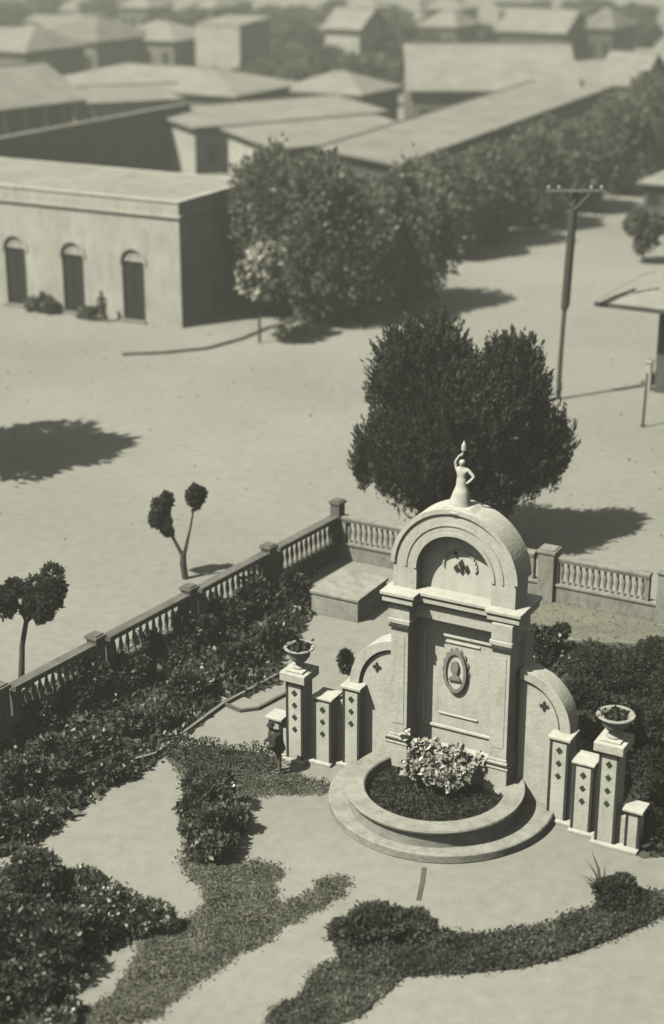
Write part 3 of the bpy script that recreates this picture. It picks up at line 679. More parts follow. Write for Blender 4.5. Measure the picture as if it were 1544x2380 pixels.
b = MB(); b.lathe([(.15, .42), (.21, .46), (.20, .9), (.15, 1.1)], n=16); b.build('coat', M['cloth_dark'], per, smooth=True); b = MB(); b.lathe([(.14, 1.655), (.145, 1.67), (.09, 1.68), (.08, 1.76), (.05, 1.79)], 0, -.025, 14)
b.build('hat', M['cloth_dark'], per, smooth=True); per.scale = (1.12, 1.12, 1.08)
# plants along the wall of the building
wp = [(-6.0, .5, .8, 'low shrub at the foot of the white building, beside the person'), (-6.6, .45, .6, 'small shrub against the white wall, right of the middle door'), (-9.2, .55, 1.1, 'bushy shrub against the white wall, left of the middle door'), (-9.9, .5, 1.3, 'taller shrub between the first and middle doors'), (-10.7, .5, .9, 'shrub against the white wall close to the leftmost door')]
for i, (x, r, h, lb) in enumerate(wp):
    e = empty('wall_shrub', BT @ Vector((x, -.75, 0)), 0, label=lb, cat='shrub', group='shrubs along the white building')
    p, q = clump_points(420, (0, 0, h*.5), (r, r*.8, h*.55), 400+i, 8, .5, floor=.02); leaf_mesh('foliage', p, .17, M['leaf_av'], e, axis=q, seed=i)
    b = MB(); b.tube([(0, 0, 0), (.03, 0, h*.6)], [.03, .015]); b.build('stem', M['bark'], e)
# kerbed pavement in front of building
kp = [G(285, 826), G(380, 822), G(480, 812), G(560, 790), G(620, 765), G(700, 744)]
b = MB()
for i in range(len(kp)-1):
    d = (kp[i+1]-kp[i]).normalized(); n_ = Vector((-d.y, d.x, 0))*.12
    a0, a1 = kp[i], kp[i+1]
    b.add([a0-n_, a1-n_, a1+n_, a0+n_]+[v+Vector((0, 0, .13)) for v in (a0-n_, a1-n_, a1+n_, a0+n_)], [(0, 3, 2, 1), (4, 5, 6, 7), (0, 1, 5, 4), (1, 2, 6, 5), (2, 3, 7, 6), (3, 0, 4, 7)])
tag(b.build('kerb', M['wall_dark']), kind='structure')
fb = wobble(dpoly([(635, 778), (700, 752), (760, 756), (765, 780), (700, 795), (645, 792)]), .1, 5)
fill_leaves('flower_bed', fb, 22, .28, .35, M['leaf_light'], 61, label='small pale flower bed on the plaza by the street tree', cat='flower bed')

# ---------------------------------------------------------------- telegraph pole etc.
pb = G(1297, 928); tpole = empty('telegraph_pole', pb, 0, label='tall timber telegraph pole, thick in its upper half, with a braced crossarm', cat='pole')
hz = Zat(440, pb.x, pb.y); hm = Zat(708, pb.x, pb.y)
b = MB(); b.tube([(0, 0, 0), (.04, 0, hm*.5), (.12, 0, hm+.15)], [.13, .12, .11], 10); b.build('lower_pole', M['pole'], tpole, smooth=True)
b = MB(); b.tube([(.08, 0, hm-.3), (.14, 0, hm), (.30, 0, hz-1.0), (.32, 0, hz+.2)], [.15, .22, .21, .16], 12); b.build('upper_pole', M['pole'], tpole, smooth=True)
b = MB(); b.box(-1.15, 1.8, -.30, -.20, hz-.10, hz+.02); ca = b.build('crossarm', M['wall_grey'], tpole, bevel=.01)
b = MB(); b.tube([(-.45, -.25, hz-.1), (.32, -.22, hz-.95)], [.03, .03], 6); b.tube([(1.1, -.25, hz-.1), (.32, -.22, hz-.95)], [.03, .03], 6); b.build('brace', M['wall_grey'], ca)
for x in (-1.0, -.5, 1.1, 1.6):
    b = MB(); b.lathe([(.02, 0), (.02, .08), (.06, .09), (.06, .15), (.03, .2)], x, -.25, 10, z=hz+.02); b.build('insulator', M['niche'], ca, smooth=True)
b = MB(); b.tube([(.0, 0, .02), (.06, 0, .9)], [.14, .13], 10); b.build('base_collar', M['pole'], tpole)
g0 = G(1494, 992); hq = Zat(868, g0.x, g0.y)
e = empty('fence_post', g0, 0, label='thin dark iron post standing alone on the plaza before the kiosk', cat='post')
b = MB(); b.tube([(0, 0, 0), (.05, 0, hq)], [.07, .055], 8); b.build('shaft', M['pole'], e, smooth=True)
b = MB(); b.lathe([(.11, 0), (.12, .1), (.07, .14)], n=12); b.build('foot', M['pole'], e)
# kiosk at the right edge
k0 = G(1520, 912); ang = rad(-29)
kio = empty('kiosk', k0, ang, label='kiosk with a pale wide eaved hipped roof and dark wall at the right edge', cat='kiosk')
KE = 4.7; tipw = Matrix.Rotation(-ang, 4, 'Z') @ (G(1386, 706, KE)-Vector((k0.x, k0.y, 0))); tx, ty = tipw.x, tipw.y; ex, ey = tx+9.5, ty+8.0
b = MB(); b.box(0, 5.5, 0, 5.0, 0, KE-.02); b.build('wall', M['wall_dark'], kio)
b = MB(); b.add([(tx, ty, KE), (ex, ty, KE), (ex, ey, KE), (tx, ey, KE), (tx, ty, KE+.12), (ex, ty, KE+.12), (ex, ey, KE+.12), (tx, ey, KE+.12), (tx+3.8, (ty+ey)/2, KE+1.5), (ex-3.8, (ty+ey)/2, KE+1.5)],
                [(0, 3, 2, 1), (0, 1, 5, 4), (1, 2, 6, 5), (2, 3, 7, 6), (3, 0, 4, 7), (4, 5, 9, 8), (5, 6, 9), (6, 7, 8, 9), (7, 4, 8)]); b.build('roof', M['roof'], kio)
b = MB(); b.box(tx-.08, tx, ty-.08, ey, KE-.12, KE+.10); b.box(tx, ex, ty-.08, ty, KE-.12, KE+.10); b.build('eave_board', M['shutter'], kio)
b = MB(); b.box(2.2, 3.6, -.06, -.005, 1.0, 2.4); b.build('shutters', M['opening'], kio)
kp_ = G(1506, 906); e = empty('stone_post', kp_, ang, label='short white stone post against the kiosk wall', cat='post')
b = MB(); b.box(-.16, .16, -.16, .16, 0, 1.5); b.build('shaft', M['stucco'], e, bevel=.02)
b = MB(); b.box(-.21, .21, -.21, .21, 1.5, 1.62); b.build('cap', M['stucco'], e, bevel=.02)
# plank pile / cart by avenue
e = empty('plank_pile', G(1210, 548), rad(28), label='pile of long pale planks lying at the foot of the avenue trees', cat='planks')
for k, (y, z, l, a) in enumerate(((0, .1, 4.0, 0), (.5, .12, 4.4, .03), (1.0, .11, 3.8, -.04), (.3, .32, 4.1, .06))):
    b = MB(); T = Matrix.Rotation(a, 4, 'Z'); b.box(-l, l, y-.2, y+.2, z-.08, z+.08, T); b.build('plank', M['roof_mid'], e)

# right shrub
ptree(1495, 612, 478, 45, 210, M['leaf_av'], 'ragged grey shrub tree standing alone at the right edge of the plaza', name='shrub_tree', n=2600, leaf=.24, crown0=.1, trunk_r=.08)
ptree(1560, 500, 455, 30, 211, M['leaf_av'], 'low shrub right of the ragged shrub tree', name='shrub_tree', n=1200, leaf=.24, crown0=.1, trunk_r=.06)

# ---------------------------------------------------------------- far houses
def house(name, label, pL, pR, ze, depth, rise, kind='gable', wall='stucco_far', roof='roof', nwin=3, ov=.5, cat='house', veranda=False, win_h=1.6, chimney=False, rk=0.5, px=False):
    A_ = G(pL[0], pL[1], ze); B_ = G(pR[0], pR[1], ze)
    if not px:
        q = rad(-29); B_ = A_+Vector((math.cos(q), math.sin(q), 0))*((pR[0]-pL[0])*(A_.y*math.cos(TH)+(H-ze)*math.sin(TH))/FP/math.cos(q))
    d = (B_-A_); d.z = 0; Lh = d.length; a = math.atan2(d.y, d.x)
    e = empty(name, (A_.x, A_.y, 0), a, label=label, cat=cat, group='houses of the town beyond the plaza')
    b = MB(); x0, x1, y0, y1 = ov, Lh-ov, ov, depth-ov
    if veranda: 
        b.box(x0, x1, y0+2.0, y1, 0, ze); 
    else: b.box(x0, x1, y0, y1, 0, ze)
    if kind == 'gable':
        for xx in (x0, x1-.25):
            b.add([(xx, y0, ze), (xx, y1, ze), (xx, depth/2, ze+rise*(1-2*ov/depth)), (xx+.25, y0, ze), (xx+.25, y1, ze), (xx+.25, depth/2, ze+rise*(1-2*ov/depth))], [(0, 1, 2), (3, 5, 4), (0, 3, 4, 1), (1, 4, 5, 2), (2, 5, 3, 0)])
    b.build('wall', M[wall], e)
    b = MB(); t = .18; zc = ze+rise
    if kind == 'gable': ridge = [(0, depth*rk, zc), (Lh, depth*rk, zc)]
    elif kind == 'hip': ins = min(depth/2, Lh*.42); ridge = [(ins, depth/2, zc), (Lh-ins, depth/2, zc)]
    else: ridge = [(0, depth, zc), (Lh, depth, zc)]
    c = [(0, 0, ze), (Lh, 0, ze), (Lh, depth, ze if kind != 'shed' else zc-.01), (0, depth, ze if kind != 'shed' else zc-.01)]
    if kind == 'gable':
        yr = depth*rk
        for (ya, yb_) in ((0, yr), (depth, yr)):
            q = [(0, ya, ze-.1), (Lh, ya, ze-.1), (Lh, yb_, zc-.001*(ya > 0)), (0, yb_, zc-.001*(ya > 0))]
            b.add(q+[(x, y, z+t) for x, y, z in q], [(0, 3, 2, 1), (4, 5, 6, 7), (0, 1, 5, 4), (1, 2, 6, 5), (2, 3, 7, 6), (3, 0, 4, 7)])
    else:
        vs = c+[(x, y, z+t) for x, y, z in c]+[(x, y, z+t) for x, y, z in ridge]
        b.add(vs, [(0, 3, 2, 1), (0, 1, 5, 4), (2, 3, 7, 6), (4, 5, 9, 8), (6, 7, 8, 9), (1, 2, 6, 5), (3, 0, 4, 7), (5, 6, 9), (7, 4, 8)])
    r_ = b.build('roof', M[roof], e)
    b = MB(); b.tube([(ridge[0][0], ridge[0][1], zc+t), (ridge[1][0], ridge[1][1], zc+t)], [.14, .14], 6); b.build('ridge_tiles', M['roof_mid'], r_)
    if chimney: b = MB(); b.box(Lh*.7, Lh*.7+.7, depth*.55, depth*.55+.7, ze, zc+1.0); b.build('chimney', M['wall_grey'], r_)
    for k in range(nwin):
        xx = x0+(x1-x0)*(k+.5)/nwin; yb_ = y0 if not veranda else y0+2.0
        dr_ = (k == nwin//2)
        b = MB(); b.box(xx-.5, xx+.5, yb_-.06, yb_+.02, 0 if dr_ else 1.0, 2.4 if dr_ else 1.0+win_h); w_ = b.build('door' if dr_ else 'window', M['opening'], e)
        b = MB(); z0_ = 0 if dr_ else .9; z1_ = 2.5 if dr_ else 1.1+win_h; b.box(xx-.62, xx-.5, yb_-.09, yb_, z0_, z1_); b.box(xx+.5, xx+.62, yb_-.09, yb_, z0_, z1_); b.box(xx-.62, xx+.62, yb_-.10, yb_, z1_, z1_+.12); b.build('frame', M[wall], w_)
    if veranda:
        n = 5
        for k in range(n+1):
            xx = x0+(x1-x0-.3)*k/n; b = MB(); b.box(xx, xx+.35, y0, y0+.35, 0, ze); b.build('column', M['stucco_far'], e)
    return e
house('veranda_house', 'low house with white veranda columns before dark openings, far left', (-40, 262), (212, 232), 4.2, 14, 3.2, 'gable', px=True, veranda=True, wall='wall_dark', nwin=4)
house('long_house', 'long pale wall house right of the veranda house', (205, 242), (440, 230), 3.9, 7, 1.2, 'gable', px=True, nwin=5, wall='stucco_far')
house('long_house', 'very long pale roofed house with hipped right end on the left', (70, 196), (565, 192), 4.4, 15, 1.8, 'hip', roof='roof', wall='wall_grey', nwin=8)
house('hipped_house', 'house with pale hipped roof and dark walls, right of the dark roofed one', (235, 90), (415, 84), 4.2, 13, 2.2, 'hip', wall='wall_grey', nwin=4)
house('hipped_house', 'larger greyish hipped house at the upper left', (50, 92), (240, 98), 4.6, 16, 2.8, 'hip', wall='wall_grey', roof='roof_mid', nwin=4)
house('hipped_house', 'pale rounded roofed house at the upper left corner', (-60, 118), (72, 120), 4.6, 14, 2.8, 'hip', wall='wall_grey', nwin=3)
house('tall_house', 'pale two storey house with no eaves, top centre left', (452, 58), (560, 52), 8.0, 8, .6, 'shed', nwin=4, ov=.05)
house('tall_house', 'pale house peeping between grey trees, top centre', (745, 66), (838, 58), 6.5, 9, 2.4, 'gable', nwin=3)
house('low_house', 'pale low house half hidden by grey trees, upper centre', (640, 212), (840, 200), 4.0, 10, 1.8, 'hip', nwin=4)
house('barn', 'large pale gabled barn roof, upper right', (945, 212), (1352, 212), 4.6, 20, 3.9, 'gable', px=True, wall='wall_grey', nwin=6)
house('low_house', 'pale gabled house right behind the barn gable', (1375, 196), (1480, 178), 4.4, 11, 3.0, 'gable', nwin=3, wall='stucco_far')
house('hipped_house', 'pale roofed house over dark walls above the barn', (1150, 72), (1305, 68), 4.2, 11, 3.0, 'gable', wall='wall_dark', nwin=4)
house('hipped_house', 'dim grey roofed house at the very top right of centre', (965, 62), (1060, 56), 4.0, 10, 2.4, 'hip', wall='wall_grey', nwin=3)
house('hipped_house', 'dark hipped house top right beside the pale one', (1330, 66), (1420, 58), 4.6, 12, 2.6, 'hip', wall='wall_dark', roof='roof_mid', nwin=3)
house('low_house', 'pale house at the upper right corner', (1455, 146), (1600, 140), 4.2, 12, 2.4, 'hip', nwin=4)
house('long_shed', 'long pale low roof lying across the centre behind the avenue', (448, 302), (905, 262), 4.2, 9, .7, 'shed', px=True, wall='stucco_far', nwin=6)
house('long_shed', 'broad pale roof behind the avenue trees, centre', (640, 352), (1010, 316), 4.2, 9, .8, 'shed', px=True, wall='stucco_far', nwin=5)
house('long_shed', 'long pale diagonal roof running up along the avenue', (925, 388), (1425, 204), 4.4, 7, .9, 'shed', px=True, wall='wall_dark', nwin=12)
house('low_house', 'pale roof with a dark shaded eave past the right end of the avenue', (1480, 428), (1640, 424), 2.6, 7, 1.0, 'hip', nwin=3, wall='wall_dark')
# extra town further out, to the horizon
far = 0
for row, yy in enumerate((22, 8)):
    for x in range(-80, 1700, 175):
        far += 1
        if R.random() < .5: continue
        house('distant_house', 'distant pale roofed house at the very top of the view', (x, yy+R.uniform(-4, 4)), (x+R.uniform(50, 100), 0), 4.2, 9, 1.5, 'hip', nwin=3, wall=R.choice(['stucco_far', 'wall_grey']), roof=R.choice(['roof', 'roof_mid']))
# grey hazy town trees
tt = [(560, 190, 110, 45), (590, 130, 50, 50), (650, 170, 95, 45), (700, 130, 48, 48), (760, 185, 105, 40), (820, 150, 80, 45), (885, 170, 85, 50), (930, 120, 35, 42), (870, 95, 20, 45), (615, 85, 15, 45), (690, 70, 12, 45), (960, 190, 120, 35), (1010, 110, 30, 35), (1080, 110, 45, 42), (1130, 118, 60, 35),
      (1180, 120, 84, 35), (1330, 118, 60, 38), (480, 100, 62, 32), (500, 215, 160, 40), (560, 240, 190, 40), (880, 245, 205, 40), (1440, 200, 150, 35), (1500, 110, 40, 40), (340, 60, 0, 50), (430, 80, 10, 40), (250, 40, -10, 45), (20, 60, 5, 40), (110, 30, -15, 50), (20, 180, 118, 45), (90, 175, 125, 40), (1250, 60, 0, 40), (450, 300, 240, 35), (480, 330, 285, 30), (640, 385, 335, 35), (860, 350, 300, 28), (1480, 230, 175, 40), (1540, 240, 170, 40), (1400, 60, 5, 45), (540, 60, 5, 42), (590, 205, 140, 50), (660, 120, 60, 50), (730, 175, 110, 50), (800, 130, 70, 45), (850, 190, 120, 55), (920, 165, 90, 55), (1000, 150, 75, 45), (780, 60, 5, 45), (900, 60, 5, 50), (350, 50, -15, 50), (400, 95, 25, 40), (290, 45, -12, 45), (500, 160, 95, 45), (620, 250, 195, 45), (700, 215, 165, 40), (930, 215, 165, 40), (1040, 200, 150, 30), (1290, 110, 60, 40), (1220, 60, 10, 45), (1350, 40, -5, 50), (1480, 60, 10, 50), (1090, 245, 215, 30), (500, 255, 215, 40), (160, 150, 98, 45), (250, 145, 95, 45), (330, 140, 98, 40)]
for i, (x, yb, yt, hw) in enumerate(tt):
    dk = (x < 470 and yb < 200) or x > 1300; hw = hw*1.3 if 520 < x < 1000 else (hw*1.35 if x < 470 and yb < 110 else hw)
    near = 'left' if x < 515 else ('centre' if x < 1030 else 'right')
    ptree(x, yb, yt, hw, 500+i, M['leaf_av'] if dk else M['leaf_far'], 'hazy grey tree among the far roofs, upper '+near, group='hazy trees among the far roofs, '+near, name='town_tree', n=2200, leaf=.6, crown0=.02, nblob=18, trunk_r=.3)
# pale wall ends seen through the avenue tops
for (x, yb, yt, hw, lb) in ((858, 440, 310, 11, 'narrow tall white chimney wall standing over the avenue trees'), (916, 440, 385, 20, 'white gable end wedge among the avenue tree tops')):
    g = G(x, yb); hgt = Zat(yt, g.x, g.y); s_ = (g.y*math.cos(TH)+H*math.sin(TH))/FP
    e = empty('wall_end', g, rad(-29), label=lb, cat='wall'); b = MB(); b.prism([(-hw*s_, 0), (hw*s_, 0), (hw*s_, hgt*.96), (0, hgt), (-hw*s_, hgt*.96)], -.4, .4, 'y'); b.build('masonry', M['stucco_far'], e)
    b = MB(); b.box(-hw*s_-.1, hw*s_+.1, -.5, .5, hgt*.9, hgt*.93); b.build('string_course', M['stucco_far'], e)

# ---------------------------------------------------------------- garden
def bush(x, y, r, h, seed, m='leaf_shrub', label='', blooms=0, n=1500, leaf=.11, cat='shrub', group=None, name='shrub', up=.1):
    e = empty(name, (x, y, 0), 0, label=label, cat=cat, group=group)
    p, q = clump_points(n, (0, 0, h*.40), (r*1.05, r*.95, h*.66), seed, 10, .46, floor=.02)
    leaf_mesh('foliage', p, leaf, M[m], e, axis=q, up=up, seed=seed)
    b = MB()
    for k in range(4): a = k*1.57+seed; b.tube([(0, 0, 0), (r*.2*math.cos(a), r*.2*math.sin(a), h*.3), (r*.5*math.cos(a), r*.5*math.sin(a), h*.7)], [.03, .02, .01], 5)
    b.build('stem', M['bark'], e)
    if blooms:
        rg = np.random.default_rng(seed+5); k = rg.choice(len(p), blooms); u = p[k]+q[k]*.05; u = u[(q[k][:, 2] > -.1)]
        leaf_mesh('blossoms', u, .075, M['petal'], e, aspect=1.1, seed=seed)
    return e
# arm bed
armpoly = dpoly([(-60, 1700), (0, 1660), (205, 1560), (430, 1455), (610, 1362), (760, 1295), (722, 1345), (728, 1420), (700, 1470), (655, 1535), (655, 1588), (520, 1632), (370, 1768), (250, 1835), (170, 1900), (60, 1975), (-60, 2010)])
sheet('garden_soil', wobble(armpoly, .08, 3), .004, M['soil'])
fill_leaves('ivy_cover', armpoly, 170, .13, .28, M['leaf_shrub'], 62, up=.4, aspect=1.7, label='dark ivy carpet below the left balustrade', cat='ground cover')
ab = [(60, 1690, 1.1, 1.3, 'at the left edge below the balustrade'), (150, 1650, .9, 1.0, 'below the bay left of the second post'), (215, 1625, .9, 1.25, 'under the second balustrade post from the left'), (300, 1590, .95, 1.1, 'below the bay between second and third posts'), (390, 1530, .9, 1.2, 'left of the third balustrade post'),
      (455, 1500, .9, 1.3, 'right of the third balustrade post'), (530, 1455, .85, 1.3, 'below the bay right of the third post'), (600, 1425, .8, 1.25, 'under the fourth balustrade post'), (680, 1400, .75, 1.1, 'nearest the corner at the end of the dark bed'), (560, 1545, .8, .9, 'in front of the dark bed near the urn'), (640, 1510, .7, .9, 'just left of the urn pillar'),
      (440, 1610, .9, .8, 'at the path edge in the middle of the dark bed'), (330, 1690, 1.0, .8, 'above the straight garden border'), (190, 1760, 1.1, .9, 'in the broad part of the dark bed'), (80, 1830, 1.1, .9, 'low at the left in the dark bed'), (40, 1940, 1.0, .7, 'at the lower left end of the dark bed'), (250, 1800, .8, .6, 'beside the light garden path')]
for i, (x, y, r, h, lb) in enumerate(ab):
    g = G(x, y); bush(g.x, g.y, r, h, 600+i, label='dark leafy shrub '+lb, n=4200, leaf=.085, group='shrubs of the dark bed inside the balustrade')
sp0 = G(1402, 2092); e = empty('spiky_plant', sp0, 0, label='dark spiky plant with long blades leaning left at the curved hedge', cat='plant')
b = MB(); rs = random.Random(4)
for k in range(20):
    a = rs.uniform(1.2, 4.2) if k < 13 else rs.uniform(0, 6.28); l_ = rs.uniform(.5, 1.15); p0 = Vector((0, 0, .05)); d_ = Vector((math.cos(a), math.sin(a), 0)); p1 = p0+d_*l_*.35+Vector((0, 0, l_*.6)); p2 = p0+d_*l_*.8+Vector((0, 0, l_*.85)); sd_ = Vector((-d_.y, d_.x, 0))*.035
    b.add([p0-sd_, p0+sd_, p1+sd_, p1-sd_, p2], [(0, 1, 2, 3), (3, 2, 4)])
b.build('leaves', M['leaf_dark'], e)
b = MB(); b.lathe([(.10, 0), (.12, .08), (.05, .15)], n=10); b.build('stem', M['bark'], e)
gp = G(648, 1797)
gd = tag(figure('person', [[(0, 0, .92, .15, .13), (-.04, 0, 1.08, .15, .13), (-.10, 0, 1.24, .18, .14), (-.14, 0, 1.34, .14, .10), (-.18, 0, 1.42, .055, .055), (-.21, 0, 1.49, .08, .08), (-.22, 0, 1.58, .085, .08), (-.21, 0, 1.64, .05, .05)],
                  [0, (0, -.09, .85, .10, .10), (.02, -.10, .47, .07, .07), (.02, -.10, .08, .045, .045), (-.12, -.10, .04, .045, .035)],
                  [0, (0, .09, .85, .10, .10), (-.05, .10, .47, .07, .07), (.04, .10, .08, .045, .045), (-.10, .10, .04, .045, .035)],
                  [3, (-.12, -.20, 1.32, .06, .06), (-.14, -.26, 1.05, .05, .05), (-.36, -.18, 1.00, .04, .04), (-.42, -.16, 1.0, .04, .025)],
                  [3, (-.12, .20, 1.32, .06, .06), (-.14, .26, 1.05, .05, .05), (-.36, .20, 1.02, .04, .04), (-.42, .18, 1.02, .04, .025)]],
                  M['trouser'], None, 1.0, 2, gp, .15), 'person in a dark jacket stooping beside the low end pillar left of the monument', 'person')
b = MB(); b.lathe([(.17, .80), (.23, .84), (.21, 1.0), (.22, 1.2), (.19, 1.36), (.07, 1.42)], n=16)
b.v = [(x-.10*(z-.8)/.5, y*1.25, z) for x, y, z in b.v]
for sy in (-1, 1): b.tube([(-.12, sy*.20, 1.33), (-.15, sy*.27, 1.06), (-.34, sy*.20, 1.01)], [.085, .075, .06], 10)
b.build('jacket', M['cloth_dark'], gd, smooth=True)
b = MB(); b.lathe([(.13, 1.60), (.13, 1.615), (.095, 1.63), (.085, 1.70), (.05, 1.73)], -.22, 0, 14); b.build('hat', M['cloth_dark'], gd, smooth=True)
bk0 = G(832, 1448); bz = Zat(1394, bk0.x, bk0.y)
e = empty('masonry_block', bk0, MA, label='low pale rectangular masonry block behind the left wing of the monument', cat='block')
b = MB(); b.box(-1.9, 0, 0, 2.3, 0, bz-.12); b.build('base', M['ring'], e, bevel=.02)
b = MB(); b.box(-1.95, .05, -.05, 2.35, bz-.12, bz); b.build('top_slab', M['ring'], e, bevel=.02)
# straight stone borders
def border(name, pts, wdt, hgt, m, label):
    b = MB()
    for i in range(len(pts)-1):
        d = (pts[i+1]-pts[i]).normalized(); n_ = Vector((-d.y, d.x, 0))*wdt/2; a0, a1 = pts[i]-d*.02, pts[i+1]+d*.02; hh = hgt+.002*(i % 2)
        b.add([a0-n_, a1-n_, a1+n_, a0+n_]+[v+Vector((0, 0, hh)) for v in (a0-n_, a1-n_, a1+n_, a0+n_)], [(0, 3, 2, 1), (4, 5, 6, 7), (0, 1, 5, 4), (1, 2, 6, 5), (2, 3, 7, 6), (3, 0, 4, 7)])
    return tag(b.build(name, m), label, 'border')
border('garden_border', [G(665, 1562), G(520, 1640), G(360, 1758), G(200, 1800), G(60, 1852)], .10, .12, M['wall_grey'], 'thin straight stone border along the dark bed')
border('garden_border', [G(672, 1612), G(600, 1650), G(560, 1655), G(505, 1632)], .10, .10, M['wall_dark'], 'short bent dark border crossing the light path')
border('dark_strip', [G(986, 2018), G(982, 2050), G(973, 2092)], .12, .02, M['wall_dark'], 'short dark strip on the paving before the monument')  # narrow dark strip lying on the ground
# lawns (sheet + blades)
def lawn(name, pts, m, z, seed, label, dens=800, size=.035, hgt=.05, leafm='leaf_mid', kind='stuff'):
    poly = wobble(smooth_poly(dpoly(pts), 2), .10, seed)
    sheet('lawn', poly, z, M[m])
    fill_leaves(name, poly, dens, size, hgt, M[leafm], seed, up=1.2, label=label, cat='grass', bumpy=False)
    return poly
lawn('grass', [(420, 1975), (440, 1990), (560, 2000), (640, 2008), (672, 2028), (640, 2050), (640, 2085), (660, 2100), (700, 2085), (745, 2045), (800, 2032), (822, 2052), (780, 2100), (690, 2135), (610, 2195), (500, 2260), (420, 2320), (345, 2385), (60, 2390), (130, 2350), (215, 2340), (285, 2290), (310, 2230), (330, 2170), (400, 2150), (472, 2115), (480, 2080), (430, 2030)], 'lawn', .004, 701, 'rough grass strip running down to the lower left')
lawn('grass', [(400, 1770), (470, 1800), (640, 1790), (700, 1800), (780, 1825), (770, 1845), (660, 1850), (600, 1850), (560, 1868), (520, 1866), (450, 1850), (430, 1820)], 'lawn', .005, 702, 'grass strip behind the round terrace at left')
lawn('grass', [(1215, 1440), (1230, 1385), (1300, 1400), (1560, 1450), (1570, 1500), (1500, 1490), (1400, 1500), (1330, 1480), (1240, 1470)], 'lawn_pale', .004, 703, 'pale lawn between the monument and the right balustrade', dens=60, leafm='leaf_light')
# hedge beds
def hedge(name, pts, hgt, seed, label, m='leaf_dark', dens=1500, size=.05, cat='hedge'):
    poly = smooth_poly(dpoly(pts), 2); e = empty(name, (0, 0, 0), 0, label=label, cat=cat)
    cxm = sum(p[0] for p in poly)/len(poly); cym = sum(p[1] for p in poly)/len(poly); e.location = (cxm, cym, 0)
    xs = [p[0] for p in poly]; ys = [p[1] for p in poly]; rg = np.random.default_rng(seed)
    n = int((max(xs)-min(xs))*(max(ys)-min(ys))*dens)
    p = np.stack([rg.uniform(min(xs), max(xs), n), rg.uniform(min(ys), max(ys), n), np.zeros(n)], 1); p = p[in_poly(p, poly)]
    hh = hgt*(.72+.28*np.sin(p[:, 0]*3.1+seed)*np.cos(p[:, 1]*2.7)); p[:, 2] = hh*rg.uniform(.05, 1, len(p))**.45
    p[:, :2] += rg.normal(size=(len(p), 2))*.07
    p -= np.array([cxm, cym, 0]); leaf_mesh('foliage', p, size, M[m], e, up=.5, seed=seed)
    b = MB(); b.prism([(x-cxm, y-cym) for x, y in wobble(poly, .04, seed)], 0, .05); b.build('soil_bed', M['soil'], e); return e
hedge('curved_hedge', [(790, 2175), (850, 2150), (960, 2160), (1010, 2178), (1130, 2180), (1280, 2158), (1370, 2115), (1470, 2080), (1560, 2085), (1560, 2120), (1450, 2175), (1300, 2232), (1150, 2262), (960, 2268), (840, 2280), (780, 2240)], .30, 31, 'long curved low hedge sweeping round the terrace at the bottom', m='leaf_hedge')
hedge('low_planting', [(770, 2230), (850, 2262), (950, 2268), (880, 2320), (815, 2385), (600, 2390), (640, 2340), (700, 2320), (720, 2270)], .2, 32, 'thin grey low planting at the bottom edge below the curved hedge', m='leaf_mid', dens=1100, size=.05, cat='planting')
hedge('low_hedge', [(372, 1762), (420, 1738), (470, 1732), (560, 1752), (640, 1750), (655, 1790), (560, 1806), (450, 1806)], .55, 33, 'low dark hedge between the light path and the left pillars', dens=500)
hb = [(850, 2180, .95, .75, 'round lumpy shrub at the left end of the curved hedge', 'leaf_hedge'), (960, 2178, .7, .6, 'second smaller lump beside the round shrub of the curved hedge', 'leaf_hedge'), (1440, 2098, .75, .6, 'low dark shrub at the right part of the curved hedge', 'leaf_dark'),
      (490, 1975, .95, 1.2, 'rounded shrub with pale blooms standing alone on the light path', 'leaf_bloom'), (478, 1895, .95, 1.2, 'leafy shrub behind the pale blooming shrub', 'leaf_bloom'), (545, 1930, .6, 1.0, 'small shrub right of the leafy pair on the path', 'leaf_bloom'),
      
      (1275, 1530, .9, 1.3, 'bush behind the right wing of the monument', 'leaf_shrub'), (1400, 1590, 1.2, 1.4, 'broad dark bush behind the right urn', 'leaf_dark'), (1500, 1600, 1.2, 1.5, 'dark bush at the right edge behind the urn', 'leaf_dark'), (1350, 1640, .8, 1.0, 'dark bush between the right wing and urn', 'leaf_dark'),
      (1520, 1740, 1.1, 1.6, 'tall dark bush at the right edge beside the outer pillar', 'leaf_dark'), (1530, 1850, 1.0, 1.4, 'dark bush at the right edge beyond the low pillar', 'leaf_dark'), (1520, 1940, .8, .9, 'lowest dark bush at the right edge by the low pillar', 'leaf_dark'), (1570, 1660, 1.1, 1.6, 'dark bush half cut by the right edge', 'leaf_dark'),
      (812, 1560, .35, 1.0, 'small dark plant behind the left wing', 'leaf_shrub')]
for i, (x, y, r, h, lb, m) in enumerate(hb):
    g = G(x, y); bush(g.x, g.y, r, h, 640+i, m, lb, n=int(5200*r+800)//(2 if m == 'leaf_bloom' else 1), leaf=.10 if m == 'leaf_bloom' else .07, blooms=60 if m == 'leaf_bloom' else 0)
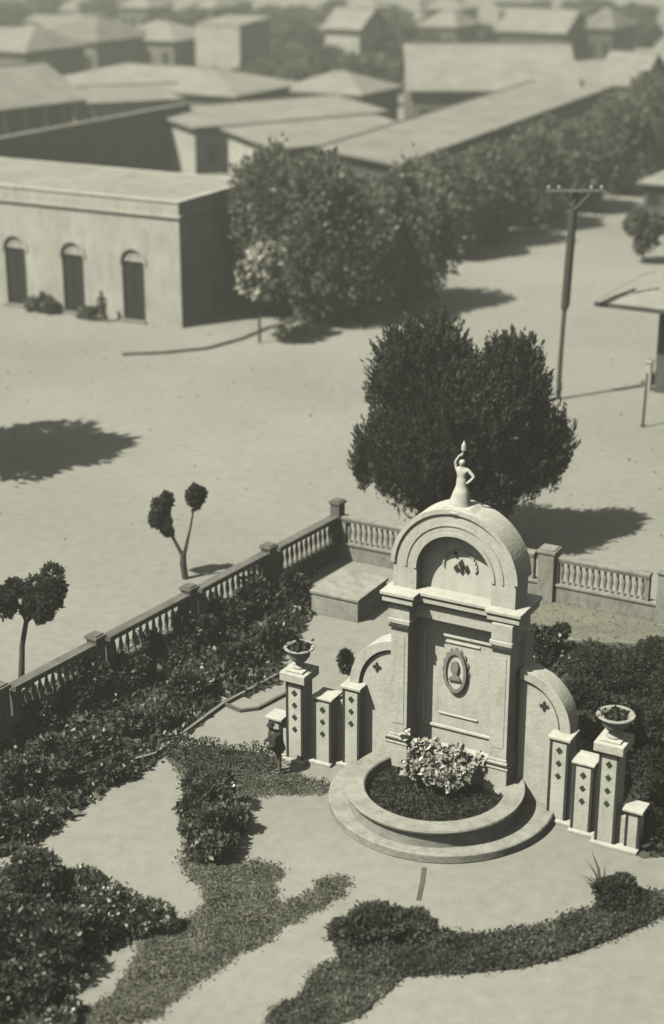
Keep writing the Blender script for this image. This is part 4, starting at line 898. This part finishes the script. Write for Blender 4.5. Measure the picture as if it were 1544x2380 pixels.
lb = [(70, 2120, 1.4, 1.5, 'big dark bush at the left edge, lower part', 'leaf_shrub'), (215, 2130, 1.0, 1.2, 'bush speckled with pale leaves beside the light path', 'leaf_bloom'), (120, 2250, 1.3, 1.2, 'dark bush at the lower left under the speckled one', 'leaf_shrub'), (330, 2150, .8, .7, 'low speckled bush at the tip of the light path', 'leaf_bloom'),
      (30, 2330, 1.0, .9, 'dark bush in the bottom left corner', 'leaf_shrub'), (150, 2372, .45, .5, 'small pale leaved bush at the bottom edge near the corner', 'leaf_bloom'), (225, 2190, .6, .8, 'dark bush above the small light patch', 'leaf_shrub'), (290, 2130, .7, .9, 'speckled bush between the big bush and the path tip', 'leaf_bloom'), (50, 2200, 1.2, 1.3, 'dark bush in the middle of the lower left clump', 'leaf_shrub'), (90, 2340, .7, .8, 'dark bush low in the corner beside the light patch', 'leaf_shrub')]
for i, (x, y, r, h, l_, m) in enumerate(lb):
    g = G(x, y); bush(g.x, g.y, r, h, 680+i, m, l_, n=int(6000*r), leaf=.075, blooms=260 if m == 'leaf_bloom' else 0)
# soil under lower-left bushes and right shrubs
llp = dpoly([(-80, 2040), (60, 2015), (200, 2025), (300, 2075), (385, 2135), (330, 2170), (290, 2195), (190, 2250), (130, 2300), (120, 2400), (-80, 2400)])
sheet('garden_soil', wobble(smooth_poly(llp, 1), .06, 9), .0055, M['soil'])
fill_leaves('ivy_cover', llp, 420, .08, .25, M['leaf_bloom'], 65, up=.4, label='speckled low leaves around the big bushes at the lower left', cat='ground cover')
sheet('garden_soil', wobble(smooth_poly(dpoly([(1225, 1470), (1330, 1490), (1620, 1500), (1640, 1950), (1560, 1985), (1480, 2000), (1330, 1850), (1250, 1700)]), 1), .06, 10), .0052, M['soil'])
fill_leaves('ivy_cover', dpoly([(1225, 1480), (1330, 1500), (1620, 1510), (1640, 1950), (1560, 1985), (1490, 1995), (1440, 1800), (1250, 1620)]), 90, .12, .25, M['leaf_dark'], 64, up=.4, label='dark ground cover behind and right of the monument', cat='ground cover')

rg = np.random.default_rng(77); N = 420
pp = np.stack([rg.uniform(-20, 18, N), rg.uniform(62, 110, N), np.full(N, .03)], 1)
tag(leaf_mesh('gravel', pp, .09, M['leaf_mid'], up=0, aspect=1.1, seed=8), kind='stuff', label='scattered stones and litter on the open plaza', cat='gravel')
# ---------------------------------------------------------------- haze
hb_ = MB(); hb_.box(-900, 900, -60, 1400, -1, 32)
hz_o = hb_.build('haze', bpy.data.materials.new('haze_air')); tag(hz_o, kind='stuff')
hm_ = hz_o.data.materials[0]; hm_.use_nodes = True; n = hm_.node_tree.nodes; l = hm_.node_tree.links; n.clear()
pv = n.new('ShaderNodeVolumePrincipled'); pv.inputs['Color'].default_value = (.97, .97, .86, 1); pv.inputs['Density'].default_value = .0016; pv.inputs['Anisotropy'].default_value = .3
oo = n.new('ShaderNodeOutputMaterial'); l.new(pv.outputs[0], oo.inputs['Volume'])
